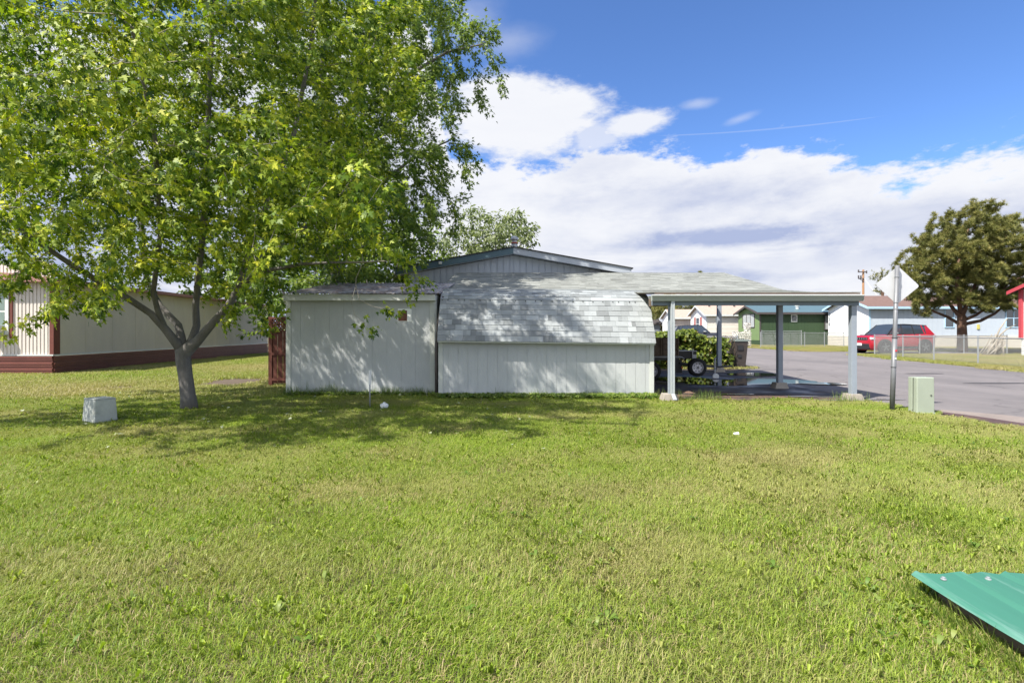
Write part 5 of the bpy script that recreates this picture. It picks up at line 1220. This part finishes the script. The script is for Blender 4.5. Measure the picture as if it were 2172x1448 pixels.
# red trimmed house at the right edge
t = house('red_trimmed_house', 'corner of a white house with raspberry red fascia and corner post at the right edge', 27.5, 34, 22.6, 27.6, 3.62, .9, M_WHITEH, M_WHITEH, M_DARKSH, M_REDT, skirt=M_PVC, skirt_z=.95, over=.42)
mb = MB(); mb.box(27.36, 27.48, 27.5, 27.66, .95, 3.6); mb.build('corner_post', M_REDT, t)
# stone pillar and low stone wall
t = thing('stone_pillar', 'white and dark stone pillar with low stone wall by the road behind the bin', 'wall', (X(1587, 44), 44, 0))
mb = MB()
def rubble(x0, x1, y, z0, z1, s):
    z = z0
    while z < z1:
        x = x0 + random.uniform(-.05, 0)
        while x < x1:
            w_ = random.uniform(.6, 1.4) * s; mb.tint = random.random(); mb.box(x, min(x + w_ * .92, x1), y - random.uniform(.02, .07), y + .3, z, z + s * .82, (.03, .01)); x += w_
        z += s
rubble(X(1581, 44), X(1592, 44), 44, 0, 1.9, .19); mb.build('pillar', M_STONE, t)
mb = MB(); rubble(X(1557, 43.6), X(1593, 43.6), 43.6, 0, 1.18, .19); mb.build('low_wall', M_STONE, t)
# power pole
Yp = 95; xp = X(1831, Yp)
t = thing('utility_pole', 'weathered brown wooden power pole with crossarm above the roofs', 'power pole', (xp, Yp, 0))
mb = MB(); mb.tube([(xp, Yp, 0), (xp, Yp, Z(572, Yp))], [.24, .17], 10); mb.build('pole', M_WOODPOLE, t)
mb = MB(); mb.box(xp - .9, xp + .5, Yp - .3, Yp - .2, Z(578, Yp), Z(576, Yp)); mb.box(xp - 1.1, xp, Yp - .3, Yp - .2, Z(592, Yp), Z(590, Yp)); mb.obox((xp - 1, Yp - .2, Z(590, Yp)), (xp, Yp - .2, Z(598, Yp)), .08, .08); mb.build('crossarm', M_GREYW, t)
for px, py in ((1821, 587), (1826, 587), (1821, 575), (1838, 577)):
    q = P(px, py, Yp - .25); mb = MB(); mb.tube([q - Vector((0, 0, .25)), q + Vector((0, 0, .25))], .12, 8); mb.build('insulator', M_GREYW, t)
mb = MB(); mb.tube([P(1833, 590, Yp), P(1860, 626, Yp - 4)], .025, 4); mb.build('guy_wire', M_PVC, t)
# brush pile
t = thing('dead_branches', 'bundle of bare dead branches leaning inside the yard behind the wire fence', 'branches', (X(2105, 28), 28, 0))
mb = MB(); bx_ = X(2100, 28)
for i in range(26):
    a = Vector((bx_ + random.uniform(-.5, .7), 28 + random.uniform(-.3, .3), 0)); b = Vector((bx_ + .35 + random.uniform(-.25, .5), 28 + random.uniform(-.2, .2), random.uniform(.7, 1.25))); m_ = a.lerp(b, .5) + Vector((random.gauss(0, .06), 0, 0)); mb.tube([a, m_, b], [.035, .028, .015], 6)
mb.tube([Vector((bx_ + .2, 28, .7)), Vector((bx_ + .55, 28, 1.5)), Vector((bx_ + .95, 28, 2.05))], [.05, .035, .02], 6); mb.tube([Vector((bx_ + .3, 28, .9)), Vector((bx_ + .9, 28, 1.45)), Vector((bx_ + 1.4, 28, 1.7))], [.04, .03, .015], 6)
mb.build('bare_branches', M_TWIG, t, smooth=True)
# ------------------------------------------------------------------ cars
def car(name, label, loc, rz, Lc, Wc, Hc, paint, roofm, scale=1.0):
    t = thing(name, label, 'car', loc, rz)
    h = Wc / 2; gc = .22 * Hc / 1.65; belt = .62 * Hc; hood = .60 * Hc
    # body by stations along x (front = -x)
    st = [(-Lc / 2, .80, .36, .50 * Hc), (-Lc / 2 + .05, .86, .24, .585 * Hc), (-Lc / 2 + .30, .94, .20, .605 * Hc), (-Lc / 2 + .75, .985, .19, .62 * Hc), (-Lc / 2 + 1.15, 1, .19, .64 * Hc), (-.2, 1, .19, .65 * Hc), (.9, 1, .19, .665 * Hc), (Lc / 2 - .55, .99, .20, .685 * Hc), (Lc / 2 - .18, .95, .25, .69 * Hc), (Lc / 2 - .02, .86, .36, .66 * Hc)]
    mb = MB(); vs = []; rings = []
    for x_, wf, zb, zt_ in st:
        w_ = h * wf; hh = zt_ - zb
        ring = [(w_ * .82, zb), (w_ * .97, zb + .10), (w_ * 1.0, zb + hh * .38), (w_ * .995, zb + hh * .66), (w_ * .96, zb + hh * .86), (w_ * .88, zt_ - .02), (w_ * .70, zt_ + .012)]
        full = ring + [(-a, b) for a, b in reversed(ring)]; rings.append(len(vs)); vs += [(x_, a, b) for a, b in full]
    k = 14; fs = []
    for i in range(len(st) - 1):
        for j in range(k): fs.append((rings[i] + j, rings[i] + (j + 1) % k, rings[i + 1] + (j + 1) % k, rings[i + 1] + j))
    fs.append(tuple(range(k))[::-1]); fs.append(tuple(rings[-1] + j for j in range(k))); mb.add(vs, fs)
    mb.build('body', paint, t, smooth=True, local=True, bevel=.0)
    # greenhouse
    zb_ = .635 * Hc; zr = Hc - .03
    pb = [(-Lc * .25, zb_), (-Lc * .10, zr - .02), (Lc * .05, zr + .01), (Lc * .37, zr - .06), (Lc * .47, zb_ + .03)]
    def gh(mb, prof_, wb, wt, inset=0):
        vs = []; zs = [p_[1] for p_ in prof_]; lo, hi = min(zs), max(zs)
        for s_ in (-1, 1):
            for x_, z_ in prof_: f = (z_ - lo) / (hi - lo); vs.append((x_, s_ * (wb + (wt - wb) * f - inset), z_))
        n = len(prof_); mb.add(vs, [tuple(range(n)), tuple(range(n, 2 * n))[::-1]] + [(i, (i + 1) % n, n + (i + 1) % n, n + i) for i in range(n)])
    mb = MB(); gh(mb, pb, h * .90, h * .70); mb.build('windows', M_GLASS, t, local=True, bevel=.03)
    mb = MB(); rp = [(pb[1][0] - .03, zr - .03), (Lc * .05, zr + .03), (Lc * .39, zr - .04), (Lc * .39, zr - .085), (Lc * .05, zr - .02), (pb[1][0], zr - .06)]
    vs = []; n = 6
    for s_ in (-1, 1): vs += [(a, s_ * h * .74, b) for a, b in rp]
    mb.add(vs, [tuple(range(n)), tuple(range(n, 2 * n))[::-1]] + [(i, (i + 1) % n, n + (i + 1) % n, n + i) for i in range(n)]); mb.build('roof', roofm, t, local=True, bevel=.015)
    for s_ in (-1, 1):
        def sp(x_, z_, o_=.008): f = (z_ - zb_) / (zr - zb_); return Vector((x_, s_ * (h * (.90 + (.70 - .90) * f) + o_), z_))
        mb = MB(); mb.obox(sp(pb[0][0] - .02, zb_), sp(pb[1][0], zr - .03), .05, .05); mb.build('pillar', roofm, t, local=True)
        for a, b in ((-Lc * .02, -Lc * .01), (Lc * .165, Lc * .155), (Lc * .33, Lc * .30)): mb = MB(); mb.obox(sp(a, zb_ + .0), sp(b, zr - .03), .045, .03 if a < Lc * .2 else .05); mb.build('pillar', roofm if a < Lc * .2 else paint, t, local=True)
        mb = MB(); q = [sp(Lc * .35, zb_ + .02), sp(Lc * .485, zb_ + .0), sp(Lc * .455, zb_ + .16), sp(Lc * .385, zr - .07), sp(Lc * .355, zr - .07)]; q2 = [p_ + Vector((0, -s_ * .03, 0)) for p_ in q]
        mb.add(q + q2, [(0, 1, 2, 3, 4), (9, 8, 7, 6, 5)] + [(i, (i + 1) % 5, 5 + (i + 1) % 5, 5 + i) for i in range(5)]); mb.build('rear_quarter', paint, t, local=True)
        mb = MB(); mb.box(-Lc * .17, -Lc * .12, s_ * (h + .02) - .09, s_ * (h + .02) + .09, .655 * Hc, .72 * Hc); mb.build('mirror', M_GALV, t, local=True, bevel=.03)
        for x_ in (-Lc * .30, Lc * .31):
            mb = MB(); R0 = .225 * Hc
            mb.lathe([(R0 * 1.20, -.02), (R0 * 1.20, .014), (R0 * .95, .016)], (x_, s_ * (h * .985), R0), 'y', 28); mb.build('wheel_arch', M_BLACKP, t, local=True)
            mb = MB(); cy = s_ * (h * .93); mb.lathe([(R0 * .6, -.11), (R0 * .94, -.11), (R0, -.08), (R0, .08), (R0 * .94, .11), (R0 * .6, .11)], (x_, cy, R0), 'y', 28); wl = mb.build('wheel', M_BLACK, t, local=True, smooth=False)
            mb = MB(); yo = cy + s_ * .112
            for k_ in range(5):
                a = 2 * PI * k_ / 5 + .4; mb.obox((x_, yo, R0), (x_ + math.cos(a) * R0 * .62, yo, R0 + math.sin(a) * R0 * .62), .02, .07, (0, 1, 0)) if False else mb.obox((x_, yo, R0), (x_ + math.cos(a) * R0 * .62, yo, R0 + math.sin(a) * R0 * .62), .07, .02, (0, 1, 0))
            mb.lathe([(R0 * .66, -.004), (R0 * .66, .004), (R0 * .56, .006)], (x_, yo, R0), 'y', 24, cap=False); o = mb.build('rim', M_CARRIM, None, local=True); o.parent = wl
        mb = MB(); mb.box(-Lc / 2 + .03, -Lc / 2 + .34, s_ * h * .80 - .10, s_ * h * .80 + .10, .47 * Hc, .545 * Hc); mb.build('headlight', M_LAMP, t, local=True, bevel=.03)
        mb = MB(); mb.box(Lc / 2 - .2, Lc / 2 - .0, s_ * h * .80 - .10, s_ * h * .80 + .10, .55 * Hc, .62 * Hc); mb.build('tail_light', M_TAIL, t, local=True, bevel=.02)
        mb = MB(); mb.box(-Lc * .22, Lc * .22, s_ * h * .99 - .03, s_ * h * .99 + .03, .17 * Hc, .25 * Hc); mb.build('sill', M_BLACKP, t, local=True)
        for x_ in (-Lc * .02, Lc * .17): mb = MB(); mb.box(x_ + .07, x_ + .25, s_ * (h + .0) - .012, s_ * (h + .0) + .015, .545 * Hc, .57 * Hc); mb.build('door_handle', paint, t, local=True)
    mb = MB(); mb.box(-Lc / 2 - .02, -Lc / 2 + .1, -h * .62, h * .62, .455 * Hc, .545 * Hc); g_ = mb.build('grille', M_BLACKP, t, local=True, bevel=.01)
    mb = MB()
    for k_ in range(7): y_ = -h * .55 + k_ * h * .183; mb.box(-Lc / 2 - .028, -Lc / 2 - .02, y_ - .012, y_ + .012, .465 * Hc, .535 * Hc)
    o = mb.build('grille_bars', M_GALV, None, local=True); o.parent = g_
    mb = MB(); mb.box(-Lc / 2 - .03, -Lc / 2 + .3, -h * .78, h * .78, .14 * Hc, .34 * Hc); mb.build('bumper', M_BLACKP, t, local=True, bevel=.05)
    mb = MB(); mb.box(-Lc / 2 - .045, -Lc / 2 - .03, -.18, .18, .27 * Hc, .35 * Hc); mb.build('licence_plate', M_PVC, t, local=True)
    mb = MB(); mb.box(Lc / 2 - .25, Lc / 2 + .02, -h * .8, h * .8, .16 * Hc, .33 * Hc); mb.build('bumper', M_BLACKP, t, local=True, bevel=.05)
    mb = MB(); mb.box(-Lc / 2 + .35, -Lc * .24, -h * .5, h * .5, .615 * Hc, .632 * Hc); mb.build('hood_panel', M_BLACKP if paint == M_REDCAR else paint, t, local=True, bevel=.01)
    return t
rz = math.radians(6)
car('parked_suv', 'red SUV with black roof parked nose left behind the wire fence', (23.3, 31.4, 0), rz, 4.25, 1.85, 1.78, M_REDCAR, M_BLACKP)
car('parked_suv', 'charcoal SUV seen above the vine thicket in front of the cream house', (X(1474, 47), 47, 0), math.radians(175), 4.3, 1.85, 1.92, M_DKCAR, M_DKCAR)
print('TREE', info1, info2)
